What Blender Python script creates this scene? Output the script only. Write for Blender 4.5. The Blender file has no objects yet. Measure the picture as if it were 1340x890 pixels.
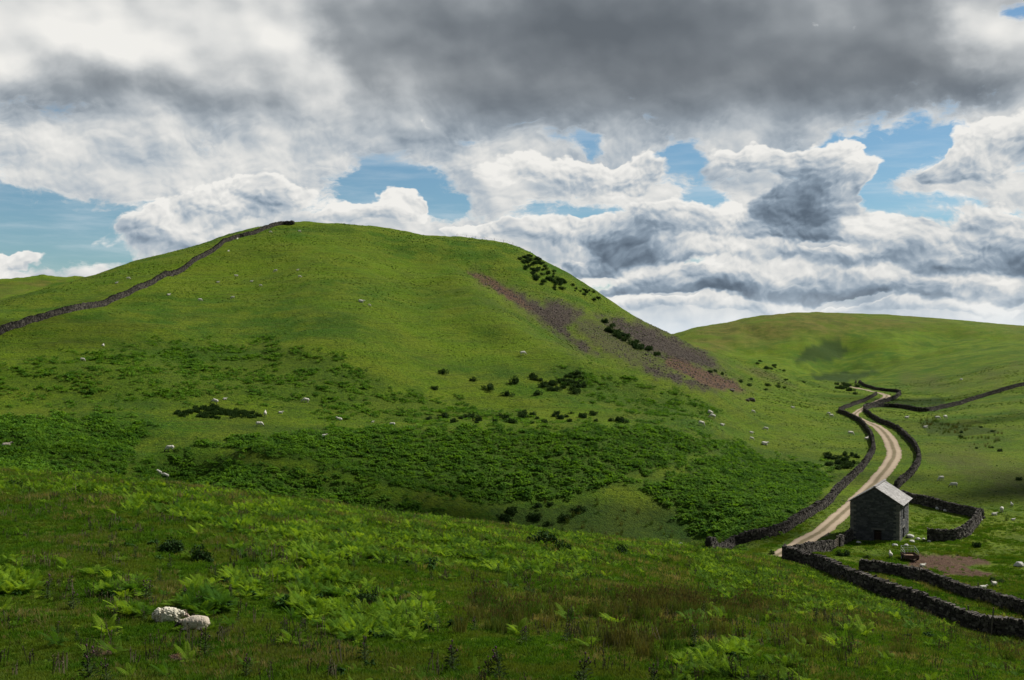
import bpy, bmesh, math, random
import numpy as np
from mathutils import Vector, Matrix
R = math.radians
random.seed(7)
rng = np.random.default_rng(7)
scene = bpy.context.scene
COL = scene.collection

# ------------------------------------------------------------------ camera, sun, exposure
F = 1437.0            # focal length in photo pixels (1340 wide)
HZ = 445.0            # photo row of the horizon
cam = bpy.data.cameras.new('camera'); cam_o = bpy.data.objects.new('camera', cam); COL.objects.link(cam_o)
cam.sensor_width = 36; cam.lens = 36*F/1340; cam.clip_start = .1; cam.clip_end = 20000
cam_o.location = (0, 0, 0); cam_o.rotation_euler = (R(90), 0, 0)
scene.camera = cam_o
SUN_AZ, SUN_EL = R(64), R(43)          # azimuth from +Y (view direction) towards +X
sd = Vector((math.sin(SUN_AZ)*math.cos(SUN_EL), math.cos(SUN_AZ)*math.cos(SUN_EL), math.sin(SUN_EL)))
sun = bpy.data.lights.new('sun', 'SUN'); sun.energy = 5.0; sun.angle = R(.6); sun.color = (1, .955, .87)
sun_o = bpy.data.objects.new('sun', sun); COL.objects.link(sun_o)
sun_o.rotation_euler = sd.to_track_quat('Z', 'Y').to_euler(); sun_o.location = (60, 40, 200)
vs = scene.view_settings
vs.view_transform = 'Standard'; vs.look = 'None'; vs.gamma = 1; vs.exposure = .24; vs.use_curve_mapping = False

# ------------------------------------------------------------------ node helpers
class S:
    def __init__(s, g, sock): s.g, s.s = g, sock
    def _m(s, op, *o, clamp=False): return s.g.math(op, s, *o, clamp=clamp)
    def __add__(s, o): return s._m('ADD', o)
    __radd__ = __add__
    def __sub__(s, o): return s._m('SUBTRACT', o)
    def __rsub__(s, o): return s.g.math('SUBTRACT', o, s)
    def __mul__(s, o): return s._m('MULTIPLY', o)
    __rmul__ = __mul__
    def __truediv__(s, o): return s._m('DIVIDE', o)
    def __rtruediv__(s, o): return s.g.math('DIVIDE', o, s)
class G:
    def __init__(self, tree): self.t = tree; tree.nodes.clear()
    def put(self, sock, v):
        if isinstance(v, S): self.t.links.new(v.s, sock)
        elif isinstance(v, bpy.types.NodeSocket): self.t.links.new(v, sock)
        elif v is not None: sock.default_value = v
    def node(self, typ, ins=None, **props):
        n = self.t.nodes.new(typ)
        for k, v in props.items(): setattr(n, k, v)
        for k, v in (ins or {}).items(): self.put(n.inputs[k], v)
        return n
    def o(self, n, k=0): return S(self, n.outputs[k])
    def math(self, op, *a, clamp=False):
        n = self.t.nodes.new('ShaderNodeMath'); n.operation = op; n.use_clamp = clamp
        for i, v in enumerate(a): self.put(n.inputs[i], v)
        return S(self, n.outputs[0])
    def vm(self, op, *a):
        n = self.t.nodes.new('ShaderNodeVectorMath'); n.operation = op
        for i, v in enumerate(a): self.put(n.inputs[i], v)
        return S(self, n.outputs['Value' if op in ('DOT_PRODUCT', 'LENGTH') else 'Vector'])
    def scale(self, v, f):
        n = self.t.nodes.new('ShaderNodeVectorMath'); n.operation = 'SCALE'; self.put(n.inputs[0], v); self.put(n.inputs['Scale'], f)
        return S(self, n.outputs[0])
    def comb(self, x, y, z=0.0): return self.o(self.node('ShaderNodeCombineXYZ', {0: x, 1: y, 2: z}))
    def noise(self, vec, scale=5, detail=4, rough=.5, out='Fac', **kw):
        n = self.node('ShaderNodeTexNoise', {'Vector': vec, 'Scale': scale, 'Detail': detail, 'Roughness': rough}, **kw)
        return S(self, n.outputs[out])
    def ss(self, x, a, b, lo=0.0, hi=1.0):
        n = self.node('ShaderNodeMapRange', {'Value': x, 'From Min': a, 'From Max': b, 'To Min': lo, 'To Max': hi}, interpolation_type='SMOOTHSTEP')
        return S(self, n.outputs[0])
    def lin(self, x, a, b, lo=0.0, hi=1.0):
        n = self.node('ShaderNodeMapRange', {'Value': x, 'From Min': a, 'From Max': b, 'To Min': lo, 'To Max': hi})
        return S(self, n.outputs[0])
    def mix(self, f, a, b, blend='MIX'):
        n = self.t.nodes.new('ShaderNodeMix'); n.data_type = 'RGBA'; n.blend_type = blend
        self.put(n.inputs[0], f)
        for i, v in ((6, a), (7, b)):
            if isinstance(v, tuple): v = (*v[:3], 1)
            self.put(n.inputs[i], v)
        return S(self, n.outputs[2])
    def ramp(self, f, stops):
        n = self.t.nodes.new('ShaderNodeValToRGB'); e = n.color_ramp.elements
        while len(e) > 1: e.remove(e[-1])
        for i, (p, c) in enumerate(stops):
            x = e[0] if i == 0 else e.new(p)
            x.position = p; x.color = (*c, 1)
        self.put(n.inputs[0], f)
        return S(self, n.outputs[0])
    def attr(self, name, out='Fac'):
        n = self.t.nodes.new('ShaderNodeAttribute'); n.attribute_name = name
        return S(self, n.outputs[out])

# ------------------------------------------------------------------ world: sky with a broken cloud deck
world = bpy.data.worlds.new('World'); scene.world = world; world.use_nodes = True
def sky():
    g = G(world.node_tree)
    d = g.o(g.node('ShaderNodeTexCoord'), 'Generated')
    sep = g.node('ShaderNodeSeparateXYZ', {0: d})
    x, y, z = (g.o(sep, i) for i in range(3))
    az = g.math('ARCTAN2', x, y); el = g.math('ARCSINE', z)
    nis = g.node('ShaderNodeTexSky', sky_type='NISHITA', sun_disc=False, sun_elevation=SUN_EL, sun_rotation=SUN_AZ)
    nis.air_density = 1.0; nis.dust_density = .4; nis.ozone_density = 1.5; nis.altitude = 300
    blue = g.mix(1.0, g.o(nis), (.50, .66, .72), 'MULTIPLY')
    # cloud features shrink and flatten towards the horizon
    lowm = g.ss(el, .22, .03)
    uv = g.comb(az, el)
    zoom = lowm*1.3 + 1.0
    q = g.comb(az*1.0, el*1.35)
    def fn(vec, sc, det, rg, out='Fac'):
        return g.noise(vec, sc, det, rg, out, noise_dimensions='2D')
    def vor(vec, sc, det):
        n = g.node('ShaderNodeTexVoronoi', {'Vector': vec, 'Scale': sc, 'Detail': det, 'Roughness': .55, 'Lacunarity': 2.3}, voronoi_dimensions='2D', feature='F1', normalize=True)
        return 1.0 - S(g, n.outputs['Distance'])*1.6
    def blobs(vec, lst, base):
        acc = base
        for px, py, sx, sy, w in lst:
            a = math.atan((px-670)/F); e = math.atan((HZ-py)/F*math.cos(a))
            v = g.vm('SUBTRACT', vec, (a, e, 0))
            v = g.vm('MULTIPLY', v, (F/sx, F/sy, 0))
            t = g.vm('DOT_PRODUCT', v, v)
            acc = g.math('MULTIPLY_ADD', g.math('EXPONENT', t*-1.0), w, acc)
        return acc
    w1 = g.vm('SUBTRACT', fn(q, 9, 5, .55, 'Color'), (.5, .5, .5))
    uvw = g.vm('ADD', uv, g.vm('MULTIPLY', w1, (.10, .055, 0)))
    uvs = g.vm('ADD', uv, g.vm('MULTIPLY', w1, (.12, .06, 0)))
    qw = g.vm('ADD', q, g.vm('MULTIPLY', w1, (.05, .05, 0)))
    SC1, SC2 = 13, 30
    lump = fn(q, SC1, 5, .5)
    puff = vor(qw, SC2, 2.5)
    # coverage: cloud everywhere except the gaps
    gaps = [(60, 290, 105, 34, -1.3), (-40, 310, 90, 50, -1.0), (120, 335, 80, 18, -.9), (505, 238, 75, 30, -1.25), (560, 265, 60, 20, -1.0),
            (430, 280, 50, 14, -.6), (632, 172, 40, 9, -.9), (755, 184, 30, 11, -1.0), (914, 200, 30, 34, -1.2),
            (945, 268, 30, 26, -1.3), (1170, 200, 80, 44, -1.3), (1240, 172, 40, 16, -.7), (1082, 180, 26, 13, -.7), (1328, 14, 26, 18, -1.2),
            (1225, 272, 85, 20, -1.0), (760, 280, 120, 14, -.9), (790, 372, 40, 18, -.9), (900, 345, 60, 12, -.7),
            (1600, 200, 160, 60, -.7), (-300, 200, 160, 60, -.6)]
    C = blobs(uvw, gaps, .62)
    wisp = fn(g.vm('MULTIPLY', qw, (.8, 1.5, 1)), 34, 6, .66)
    C = C + g.ss(el, .185, .25)*.35 + (lump - .5)*1.5 + (wisp - .5)*1.5 + (puff - .45)*.20
    alpha = g.ss(C/g.ss(el, .10, .30, .26, .34), -.9, 1.0)
    # brightness of the deck
    tones = [(790, 36, 330, 80, -.70), (450, 70, 40, 60, -.12), (40, 20, 120, 60, .10), (1020, 95, 200, 42, -.22), (640, 140, 160, 34, -.30), (900, 150, 150, 28, -.25), (1180, 110, 150, 30, -.32), (1180, 20, 70, 60, -.20),
            (150, 118, 130, 24, -.30), (60, 150, 110, 18, -.16), (330, 150, 100, 28, -.12), (120, 215, 160, 18, -.10), (470, 190, 140, 20, -.06), (250, 200, 200, 20, .06),
            (90, 40, 130, 45, .20), (260, 20, 110, 40, .14), (375, 75, 50, 46, .22), (290, 275, 90, 32, .10), (1290, 50, 44, 36, .22), (1290, 110, 60, 16, -.2)]
    B = blobs(uvs, tones, .72)
    # heaped clouds standing in front of the deck: centre, half size, tone
    heaps = [(745, 226, 96, 27, .10), (850, 222, 52, 28, -.02), (1030, 205, 80, 22, .10), (1106, 190, 26, 13, .1), (1316, 186, 62, 42, .0), (1262, 215, 30, 20, -.05),
             (1075, 268, 60, 44, -.56), (1040, 312, 62, 18, -.50), (972, 300, 30, 34, .12), (1128, 240, 26, 32, .14), (840, 300, 62, 30, -.32), (720, 302, 74, 22, .04), (905, 296, 36, 30, .02),
             (1170, 312, 46, 26, .08), (1292, 300, 62, 38, -.04), (1240, 344, 90, 14, -.42), (790, 340, 70, 12, -.3), (610, 303, 52, 12, .14), (520, 262, 25, 13, .12), (484, 285, 42, 15, .12), (215, 302, 76, 34, .10), (330, 262, 90, 30, .02),
             (20, 340, 56, 11, .14), (870, 358, 56, 12, .08), (830, 374, 50, 8, -.5), (940, 378, 60, 8, -.42), (1000, 340, 60, 10, .1), (1120, 345, 60, 10, .05), (900, 330, 60, 12, .0), (1010, 362, 84, 12, .10), (1090, 382, 80, 7, -.42), (1150, 366, 90, 10, .08), (1260, 386, 80, 8, -.42), (1290, 368, 76, 12, .10), (830, 394, 56, 10, .08), (970, 396, 90, 9, .04), (1200, 402, 120, 9, .04)]
    va = 0.0; vb = 0.0
    for px, py, sx, sy, tone in heaps:
        a = math.atan((px-670)/F); e = math.atan((HZ-py)/F*math.cos(a))
        v = g.vm('MULTIPLY', g.vm('SUBTRACT', uvw, (a, e, 0)), (F/sx, F/sy, 0))
        t = g.vm('DOT_PRODUCT', v, v)
        e2 = g.math('EXPONENT', t*t*-.8)
        va = e2 + va
        vb = g.math('MULTIPLY_ADD', e2, g.vm('DOT_PRODUCT', v, (.04, .30, 0)) + tone, vb)
    HM = va + (puff - .45)*.55 + (lump - .5)*.8
    HM = HM + (wisp - .5)*.45
    ha = g.ss(HM, .34, .60)
    HB = vb/(va + .08) + .72
    # relief: brighter where the field falls away towards the sun (up and to the right)
    l2 = fn(g.vm('ADD', q, (.008, .018, 0)), SC1, 2.5, .45)
    l1 = fn(q, SC1, 2.5, .45)
    p2 = vor(g.vm('ADD', qw, (.0022, .0048, 0)), SC2, 2.5)
    rel = (l1 - l2)*1.1 + (puff - p2)*.42*g.ss(el, .26, .16, .12, 1.0)
    calm = g.ss(B, .05, .70, .30, .72)
    B = B + rel*calm + (lump - .5)*.35*calm
    B = B + g.ss(C, .0, .42, .14, 0.0)                     # thin lit rims
    relh = (l1 - l2)*.95 + (puff - p2)*.7
    HB = HB + relh + g.ss(HM, .44, .80, .16, -.02)
    B = g.o(g.node('ShaderNodeMix', {0: ha, 2: B, 3: HB}))
    alpha = g.math('MAXIMUM', alpha, ha)
    haze = g.ss(el, .075, .005)
    B = B + (.74 - B)*haze*.30 + (lump - .5)*haze*.5
    # above and behind the frame the deck is heavy and dark
    over = g.math('MAXIMUM', g.ss(el, .30, .48), g.ss(y, .35, .0))
    B = B - over*.55
    col = g.ramp(B, [(0.0, (.108, .124, .142)), (.18, (.155, .174, .194)), (.40, (.250, .272, .292)), (.60, (.41, .43, .443)), (.80, (.60, .605, .595)), (1.0, (.74, .73, .70))])
    # high thin veil in the gaps
    veil = g.ss(g.noise(g.comb(az*2.2, el*16), 2.6, 6, .6), .42, .75, 0, .5)
    veil = veil*g.ss(el, .32, .06, .25, 1.0)
    base = g.mix(veil, blue, (6.2, 6.7, 7.0))
    tintb = g.ss(el, .24, .14)*g.ss(B, .85, .35)
    col = g.mix(tintb, col, (.84, .98, 1.13), 'MULTIPLY')
    cloud = g.scale(col, 10.0)
    out = g.mix(alpha, base, cloud)
    out = g.mix(g.ss(el, .05, -.02), out, (6.6, 7.2, 7.7))
    bg = g.node('ShaderNodeBackground', {'Color': out, 'Strength': .1})
    g.node('ShaderNodeOutputWorld', {0: bg.outputs[0]})
sky()
world.cycles.sampling_method = 'MANUAL'; world.cycles.sample_map_resolution = 512

# ------------------------------------------------------------------ numpy noise
_perm = np.random.default_rng(3).permutation(256)
_ang = np.random.default_rng(4).uniform(0, 2*np.pi, 256)
def perlin(x, y, seed=0):
    x = np.asarray(x, float) + seed*17.31; y = np.asarray(y, float) - seed*9.17
    xi = np.floor(x).astype(int); yi = np.floor(y).astype(int); fx = x-xi; fy = y-yi
    def gr(i, j, dx, dy):
        a = _ang[_perm[(_perm[(xi+i) & 255] + yi+j) & 255]]
        return np.cos(a)*dx + np.sin(a)*dy
    u = fx*fx*fx*(fx*(fx*6-15)+10); v = fy*fy*fy*(fy*(fy*6-15)+10)
    n = (gr(0, 0, fx, fy)*(1-u) + gr(1, 0, fx-1, fy)*u)*(1-v) + (gr(0, 1, fx, fy-1)*(1-u) + gr(1, 1, fx-1, fy-1)*u)*v
    return n*1.5
def fbm(x, y, o=4, seed=0):
    s = 0; a = 1; t = 0
    for k in range(o):
        s = s + a*perlin(x*2**k, y*2**k, seed+k*5); t += a; a *= .5
    return s/t
def pchip(xs, ys, x):
    xs = np.asarray(xs, float); ys = np.asarray(ys, float); x = np.clip(x, xs[0], xs[-1])
    h = np.diff(xs); dl = np.diff(ys)/h; m = np.zeros(len(xs)); m[0] = dl[0]; m[-1] = dl[-1]
    for i in range(1, len(xs)-1):
        if dl[i-1]*dl[i] > 0:
            w1 = 2*h[i]+h[i-1]; w2 = h[i]+2*h[i-1]; m[i] = (w1+w2)/(w1/dl[i-1]+w2/dl[i])
    i = np.clip(np.searchsorted(xs, x, 'right')-1, 0, len(xs)-2)
    t = (x-xs[i])/h[i]; t2 = t*t; t3 = t2*t
    return (2*t3-3*t2+1)*ys[i] + (t3-2*t2+t)*h[i]*m[i] + (-2*t3+3*t2)*ys[i+1] + (t3-t2)*h[i]*m[i+1]
def sstep(x, a, b):
    t = np.clip((x-a)/(b-a), 0, 1); return t*t*(3-2*t)

# ------------------------------------------------------------------ terrain: contour lines of the dale, (bearing: height on sight line, distance)
LINES = [
 {-300: (900, 30), 600: (900, 31), 1000: (900, 34), 1340: (900, 37), 1700: (905, 38)},
 {-300: (815, 43), 300: (815, 43), 600: (817, 46), 900: (822, 50), 1100: (832, 54), 1200: (843, 57), 1340: (868, 60), 1700: (885, 56)},
 {-300: (706, 60), 0: (712, 60), 300: (725, 62), 450: (735, 64), 600: (745, 68), 750: (760, 70), 900: (778, 76), 1000: (788, 80), 1100: (802, 80), 1200: (822, 76), 1340: (853, 76), 1700: (878, 66)},
 {-300: (610, 92), 0: (618, 95), 150: (627, 97), 300: (646, 100), 450: (666, 104), 600: (683, 110), 750: (700, 116), 900: (717, 121), 1000: (729, 125),
  1051: (739, 124), 1108: (764.5, 110), 1159: (785, 104), 1209: (801.5, 100), 1259: (821.6, 96), 1340: (838, 92), 1700: (874, 78)},
 {-300: (640, 115), 0: (645, 118), 150: (652, 122), 300: (668, 125), 450: (685, 130), 600: (700, 136), 750: (712, 140), 900: (722, 141), 1000: (731, 139),
  1051: (733, 134), 1125: (748, 128), 1169: (753, 126), 1209: (763, 122), 1259: (780, 115.5), 1340: (805.5, 107), 1700: (860, 92)},
 {-300: (615, 150), 0: (610, 150), 150: (624, 150), 300: (652, 155), 450: (672, 160), 600: (692, 163), 750: (706, 163), 900: (714, 160), 1000: (709, 151.5), 1100: (713, 151), 1200: (712, 151), 1340: (727, 143), 1700: (770, 124)},
 {-300: (580, 168), 0: (578, 168), 150: (592, 166), 300: (606, 170), 450: (612, 178), 600: (620, 182), 750: (625, 186), 900: (640, 188), 1000: (655, 182), 1100: (655, 188), 1200: (655, 191), 1340: (660, 186), 1700: (690, 162)},
 {-300: (546, 186), 0: (547, 186), 150: (556, 186), 300: (566, 190), 450: (560, 198), 600: (555, 205), 750: (554, 212), 900: (562, 225), 1000: (600, 232), 1100: (605, 243), 1200: (602, 247), 1340: (605, 240), 1700: (625, 215)},
 {-300: (528, 202), 0: (530, 202), 300: (544, 205), 450: (549, 211), 600: (547, 219), 750: (546, 227), 900: (545, 250), 1000: (570, 275), 1100: (570, 305), 1200: (565, 315), 1340: (565, 300), 1700: (580, 260)},
 {-300: (475, 225), 0: (475, 228), 300: (485, 238), 450: (490, 245), 600: (500, 252), 750: (505, 268), 900: (515, 310), 1000: (540, 350), 1100: (541, 395), 1200: (541, 400), 1340: (537, 370), 1700: (540, 320)},
 {-300: (430, 262), 0: (432, 262), 150: (415, 288), 300: (410, 300), 450: (415, 300), 600: (430, 310), 750: (455, 335), 900: (485, 370), 1000: (513, 430), 1100: (519, 500), 1200: (523, 500), 1340: (506, 480), 1700: (500, 410)},
 {-300: (410, 300), 0: (410, 300), 150: (376, 340), 300: (345, 390), 450: (345, 400), 600: (362, 410), 750: (402, 420), 900: (460, 440), 1000: (496, 480), 1100: (509, 560), 1200: (502, 620), 1340: (476, 620), 1700: (455, 560)},
 {-300: (400, 345), 0: (392, 345), 80: (371, 380), 150: (352, 420), 250: (325, 470), 330: (301, 500), 378: (294, 515), 420: (293, 520), 480: (297, 520), 560: (309, 515), 640: (314, 510), 675: (321, 505),
  720: (345, 495), 760: (369, 490), 800: (396, 485), 840: (420, 480), 880: (439, 480), 960: (470, 510), 1060: (497, 580), 1120: (502, 640), 1160: (487, 760), 1200: (473, 800), 1340: (449, 820), 1700: (430, 800)},
 {-300: (405, 420), 0: (402, 450), 150: (385, 520), 300: (350, 620), 420: (332, 640), 640: (355, 640), 800: (430, 620), 880: (465, 600), 960: (485, 620), 1060: (506, 680), 1120: (509, 740), 1160: (497, 860), 1200: (479, 900), 1340: (453, 920), 1700: (432, 900)},
 {-300: (400, 700), 0: (395, 700), 300: (380, 800), 640: (400, 850), 800: (450, 860), 880: (468, 870), 960: (478, 870), 1060: (493, 880), 1120: (494, 900), 1160: (484, 960), 1200: (470, 980), 1340: (448, 1000), 1700: (430, 1000)},
 {-300: (385, 900), 0: (382, 850), 300: (385, 950), 640: (405, 1000), 800: (440, 1020), 880: (450, 1050), 960: (450, 1080), 1060: (457, 1080), 1120: (462, 1080), 1200: (445, 1120), 1340: (440, 1130), 1700: (425, 1130)},
 {-300: (374, 1000), 0: (370, 950), 80: (366, 950), 130: (366, 980), 200: (372, 1000), 300: (390, 1100), 640: (410, 1300), 800: (450, 1380), 860: (446, 1400), 885: (437, 1400), 920: (428, 1400), 960: (420, 1400), 1000: (413, 1400),
  1060: (409, 1400), 1120: (410, 1400), 1200: (414, 1400), 1270: (420, 1400), 1340: (427, 1400), 1700: (442, 1400)},
 {-300: (420, 1800), 1700: (450, 1800)}, {-300: (450, 2800), 1700: (450, 2800)}]
fan = np.concatenate([np.linspace(-700, -110, 40), np.arange(-100, 1441, 2.5), np.linspace(1450, 2040, 40)])
rows = [.5, 2, 4, 7, 10, 14, 18, 22, 25]; yv = 27.0
while yv < 2800: rows.append(yv); yv *= 1.0062 if yv < 600 else 1.012
rows = np.array(rows); NF, NR = len(fan), len(rows)
KY = []; KP = []
for L in LINES:
    ks = sorted(L); cx = np.clip(fan, -300, 1700)
    KP.append(pchip(ks, [L[k][0] for k in ks], cx)); KY.append(pchip(ks, [L[k][1] for k in ks], cx))
KY = np.array(KY); KZ = (HZ-np.array(KP))/F*KY
Z = np.zeros((NR, NF))
for c in range(NF):
    Z[:, c] = pchip(np.concatenate([[.5, 8, 18], KY[:, c]]), np.concatenate([[-1.7, -3.2, -6.2], KZ[:, c]]), rows)
# light smoothing across bearings, then real relief
ker = np.exp(-np.linspace(-2, 2, 13)**2); ker /= ker.sum()
Zp = np.pad(Z, ((0, 0), (6, 6)), 'edge'); Z = sum(ker[k]*Zp[:, k:k+NF] for k in range(13))
XX = (fan[None]-670)/F*rows[:, None]; YY = np.repeat(rows[:, None], NF, 1)
amp = sstep(YY, 20, 50)
hillm = sstep(YY, 150, 230)*(1 - .7*sstep(fan, 1050, 1130))[None]
Z += hillm*(fbm(XX/4.2, YY/4.2, 3, 12)*.30*sstep(YY, 150, 260) + fbm(XX/24, YY/24, 3, 15)*.5)
Z += amp*(fbm(XX/9, YY/9, 4, 1)*.42*(1-.5*hillm) + fbm(XX/46, YY/46, 3, 2)*1.6*hillm + fbm(XX/17, YY/17, 4, 9)*.8*hillm)
far = sstep(YY, 700, 950)
Z += far*(fbm(XX/110, YY/150, 4, 5)*12.0*(1-sstep(YY, 1150, 1350)*.8) + fbm(XX/32, YY/60, 4, 8)*2.6*(1-sstep(YY, 1200, 1380)*.7))
def path_bump(pts, ylo, yhi, amp_, sig, guess):
    """raise (or cut) the ground along a line given by photo points"""
    global Z
    py_ = HZ - Z/YY*F; W = []
    for a, b in pts:
        c = int(np.clip(np.interp(a, fan, np.arange(NF)), 0, NF-1)); j0 = int(np.searchsorted(rows, ylo)); j1 = int(np.searchsorted(rows, yhi)); j = j0+int(np.argmin(np.abs(py_[j0:j1, c]-b))); W.append(((a-670)/F*rows[j], rows[j]))
    W = np.array(W); d2 = np.full(Z.shape, 1e9)
    for a, b in zip(W[:-1], W[1:]):
        ab = b-a; t = np.clip(((XX-a[0])*ab[0]+(YY-a[1])*ab[1])/(ab@ab), 0, 1); d2 = np.minimum(d2, (XX-a[0]-t*ab[0])**2+(YY-a[1]-t*ab[1])**2)
    Z = Z + amp_*np.exp(-d2/(2*sig*sig))
path_bump([(600, 372), (632, 405), (665, 440), (715, 468), (770, 492), (850, 514), (930, 528)], 230, 480, 4.2, 9, 0)
path_bump([(640, 352), (668, 378), (708, 408), (750, 440), (800, 470)], 260, 480, -3.0, 9, 0)
path_bump([(262, 590), (215, 606), (175, 622), (150, 634)], 140, 200, -4.0, 5, 0)
path_bump([(235, 592), (330, 602), (420, 624), (500, 648), (575, 668), (630, 672)], 150, 190, 1.8, 3.2, 0)
path_bump([(150, 560), (190, 570), (225, 588)], 150, 200, -2.5, 5, 0)
path_bump([(640, 672), (740, 664), (830, 668), (890, 690)], 140, 200, -2.2, 6, 0)
path_bump([(1100, 446), (1080, 458), (1050, 474)], 850, 1300, -16, 24, 0)
path_bump([(1000, 430), (985, 445), (965, 465)], 850, 1350, -12, 26, 0)
path_bump([(1230, 432), (1200, 450), (1160, 470)], 850, 1350, -12, 30, 0)
path_bump([(380, 320), (430, 350), (450, 400), (440, 450)], 240, 520, 2.5, 16, 0)
path_bump([(300, 350), (330, 400), (320, 460)], 240, 500, -2.2, 14, 0)
path_bump([(540, 330), (530, 390), (560, 450), (600, 500)], 240, 500, -2.6, 13, 0)
PY = HZ - Z/YY*F                                # projected photo row of every terrain vertex
def col_at(px): return np.clip(np.interp(px, fan, np.arange(NF)), 0, NF-1.001)
def Hgt(x, y):
    x = np.asarray(x, float); y = np.maximum(np.asarray(y, float), .6)
    c = col_at(x/y*F+670); r = np.clip(np.interp(y, rows, np.arange(NR)), 0, NR-1.001)
    ci = c.astype(int); ri = r.astype(int); cf = c-ci; rf = r-ri
    return (Z[ri, ci]*(1-cf)+Z[ri, ci+1]*cf)*(1-rf) + (Z[ri+1, ci]*(1-cf)+Z[ri+1, ci+1]*cf)*rf
R0 = int(np.searchsorted(rows, 26))
def hit(px, py, ymin=26):
    """where the line of sight of a photo point first meets the ground"""
    c = col_at(px); ci = int(c); cf = c-ci
    p = PY[:, ci]*(1-cf)+PY[:, ci+1]*cf
    r0 = int(np.searchsorted(rows, ymin))
    idx = np.nonzero(p[r0:] <= py)[0]
    if len(idx) == 0: j = r0+int(np.argmin(p[r0:])); y = rows[j]
    else:
        j = r0+idx[0]
        if j == r0: y = rows[j]
        else:
            t = (p[j-1]-py)/(p[j-1]-p[j]+1e-9); y = rows[j-1]+t*(rows[j]-rows[j-1])
    x = (px-670)/F*y
    return Vector((x, y, float(Hgt(x, y))))
def sdist(px, py, poly):
    """signed distance to a polygon, positive inside"""
    P = np.array(poly, float); n = len(P); d = np.full(np.shape(px), 1e18); ins = np.zeros(np.shape(px), bool)
    for i in range(n):
        a, b = P[i], P[(i+1) % n]; ab = b-a; wx, wy = px-a[0], py-a[1]
        t = np.clip((wx*ab[0]+wy*ab[1])/(ab@ab), 0, 1); d = np.minimum(d, (wx-t*ab[0])**2+(wy-t*ab[1])**2)
        c = ((a[1] <= py) & (b[1] > py)) | ((b[1] <= py) & (a[1] > py))
        s = a[0] + (py-a[1])/(b[1]-a[1] + (1e-12 if b[1] == a[1] else 0))*ab[0]
        ins ^= c & (px < s)
    d = np.sqrt(d); return np.where(ins, d, -d)

POLY = {
 'face': [(250, 582), (330, 572), (450, 561), (850, 557), (960, 583), (905, 603), (800, 637), (690, 657), (640, 663), (560, 650), (480, 627), (400, 605), (320, 590)],
 'flank': [(912, 606), (965, 583), (1010, 598), (1088, 615), (1075, 650), (1030, 690), (960, 714), (905, 702), (885, 668), (840, 640)],
 'terrace': [(158, 636), (200, 600), (250, 594), (330, 603), (400, 617), (500, 645), (570, 668), (600, 684), (540, 684), (450, 668), (300, 652)],
 'left_face': [(-200, 545), (60, 543), (130, 543), (205, 556), (180, 590), (155, 628), (-200, 618)],
 'upper': [(-200, 478), (0, 475), (60, 468), (110, 465), (170, 448), (260, 446), (350, 453), (440, 463), (480, 480), (520, 512), (640, 530), (700, 548), (450, 548), (400, 533), (300, 520), (240, 530), (150, 535), (60, 522), (-200, 518)],
 'right_flank': [(700, 478), (760, 485), (860, 510), (930, 525), (940, 548), (860, 550), (760, 520)],
 'scree_a': [(640, 368), (662, 380), (686, 386), (709, 400), (721, 392), (739, 397), (764, 410), (752, 418), (740, 432), (749, 442), (764, 447), (780, 462), (765, 461), (742, 444), (721, 430), (700, 416), (678, 398)],
 'scree_b': [(778, 413), (813, 419), (841, 423), (876, 438), (912, 456), (934, 470), (945, 484), (912, 479), (874, 469), (853, 463), (831, 448), (806, 432)],
 'scar': [(868, 468), (894, 471), (919, 484), (962, 498), (975, 512), (940, 510), (921, 503), (897, 491), (874, 479)],
 'scar_top': [(612, 356), (636, 362), (664, 378), (700, 405), (690, 404), (655, 384), (628, 368)],
 'scree_low': [(820, 470), (850, 476), (900, 496), (935, 512), (905, 507), (850, 487)],
 'pale_run': [(965, 480), (1020, 490), (1040, 505), (1010, 500)],
 'mud': [(1196, 724), (1227, 725), (1290, 731), (1297, 738), (1264, 741), (1305, 755), (1293, 762), (1255, 760), (1216, 748), (1182, 741), (1194, 734)],
 'dirt_near': [(104, 846), (140, 840), (172, 850), (150, 862), (115, 858)],
 'dirt_near2': [(190, 858), (240, 856), (248, 866), (200, 868)],
 'hollow': [(640, 668), (700, 662), (800, 655), (870, 660), (900, 690), (905, 712), (800, 706), (660, 690)],
 'fell': [(880, 436), (960, 418), (1060, 407), (1345, 425), (1345, 432), (1150, 425), (1100, 440), (1000, 447), (930, 470), (880, 450)],
 'clough_shade': [(1036, 476), (1058, 452), (1098, 444), (1108, 462), (1100, 470), (1060, 474)],  # gully shadow painted dark on the far slope
 'low_shadow': [(1062, 490), (1100, 487), (1150, 487), (1125, 497), (1110, 501), (1066, 498)],  # cast shadow painted as a dark ground band
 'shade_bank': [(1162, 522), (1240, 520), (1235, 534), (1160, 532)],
 'wedge': [(745, 412), (800, 428), (860, 466), (905, 495), (860, 486), (790, 462), (760, 436)],
 'tan_pasture': [(1215, 592), (1270, 588), (1345, 615), (1345, 655), (1300, 640), (1240, 615)],
 'tan_slope': [(1180, 490), (1260, 500), (1345, 470), (1345, 480), (1250, 512), (1180, 505)],
 'left_ridge': [(-200, 368), (0, 370), (85, 366), (40, 380), (0, 390), (-200, 392)],
 'rush_bed': [(618, 800), (700, 792), (800, 786), (900, 790), (1000, 800), (960, 822), (890, 862), (780, 850), (700, 838), (620, 828)],
 'rush_far': [(230, 541), (255, 535), (290, 536), (345, 545), (300, 547), (245, 545)],
 'rush_right': [(1262, 690), (1345, 680), (1345, 765), (1320, 745), (1262, 735)],
 'rush_wet': [(1200, 552), (1225, 548), (1290, 560), (1320, 575), (1300, 585), (1215, 568)],
}
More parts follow.
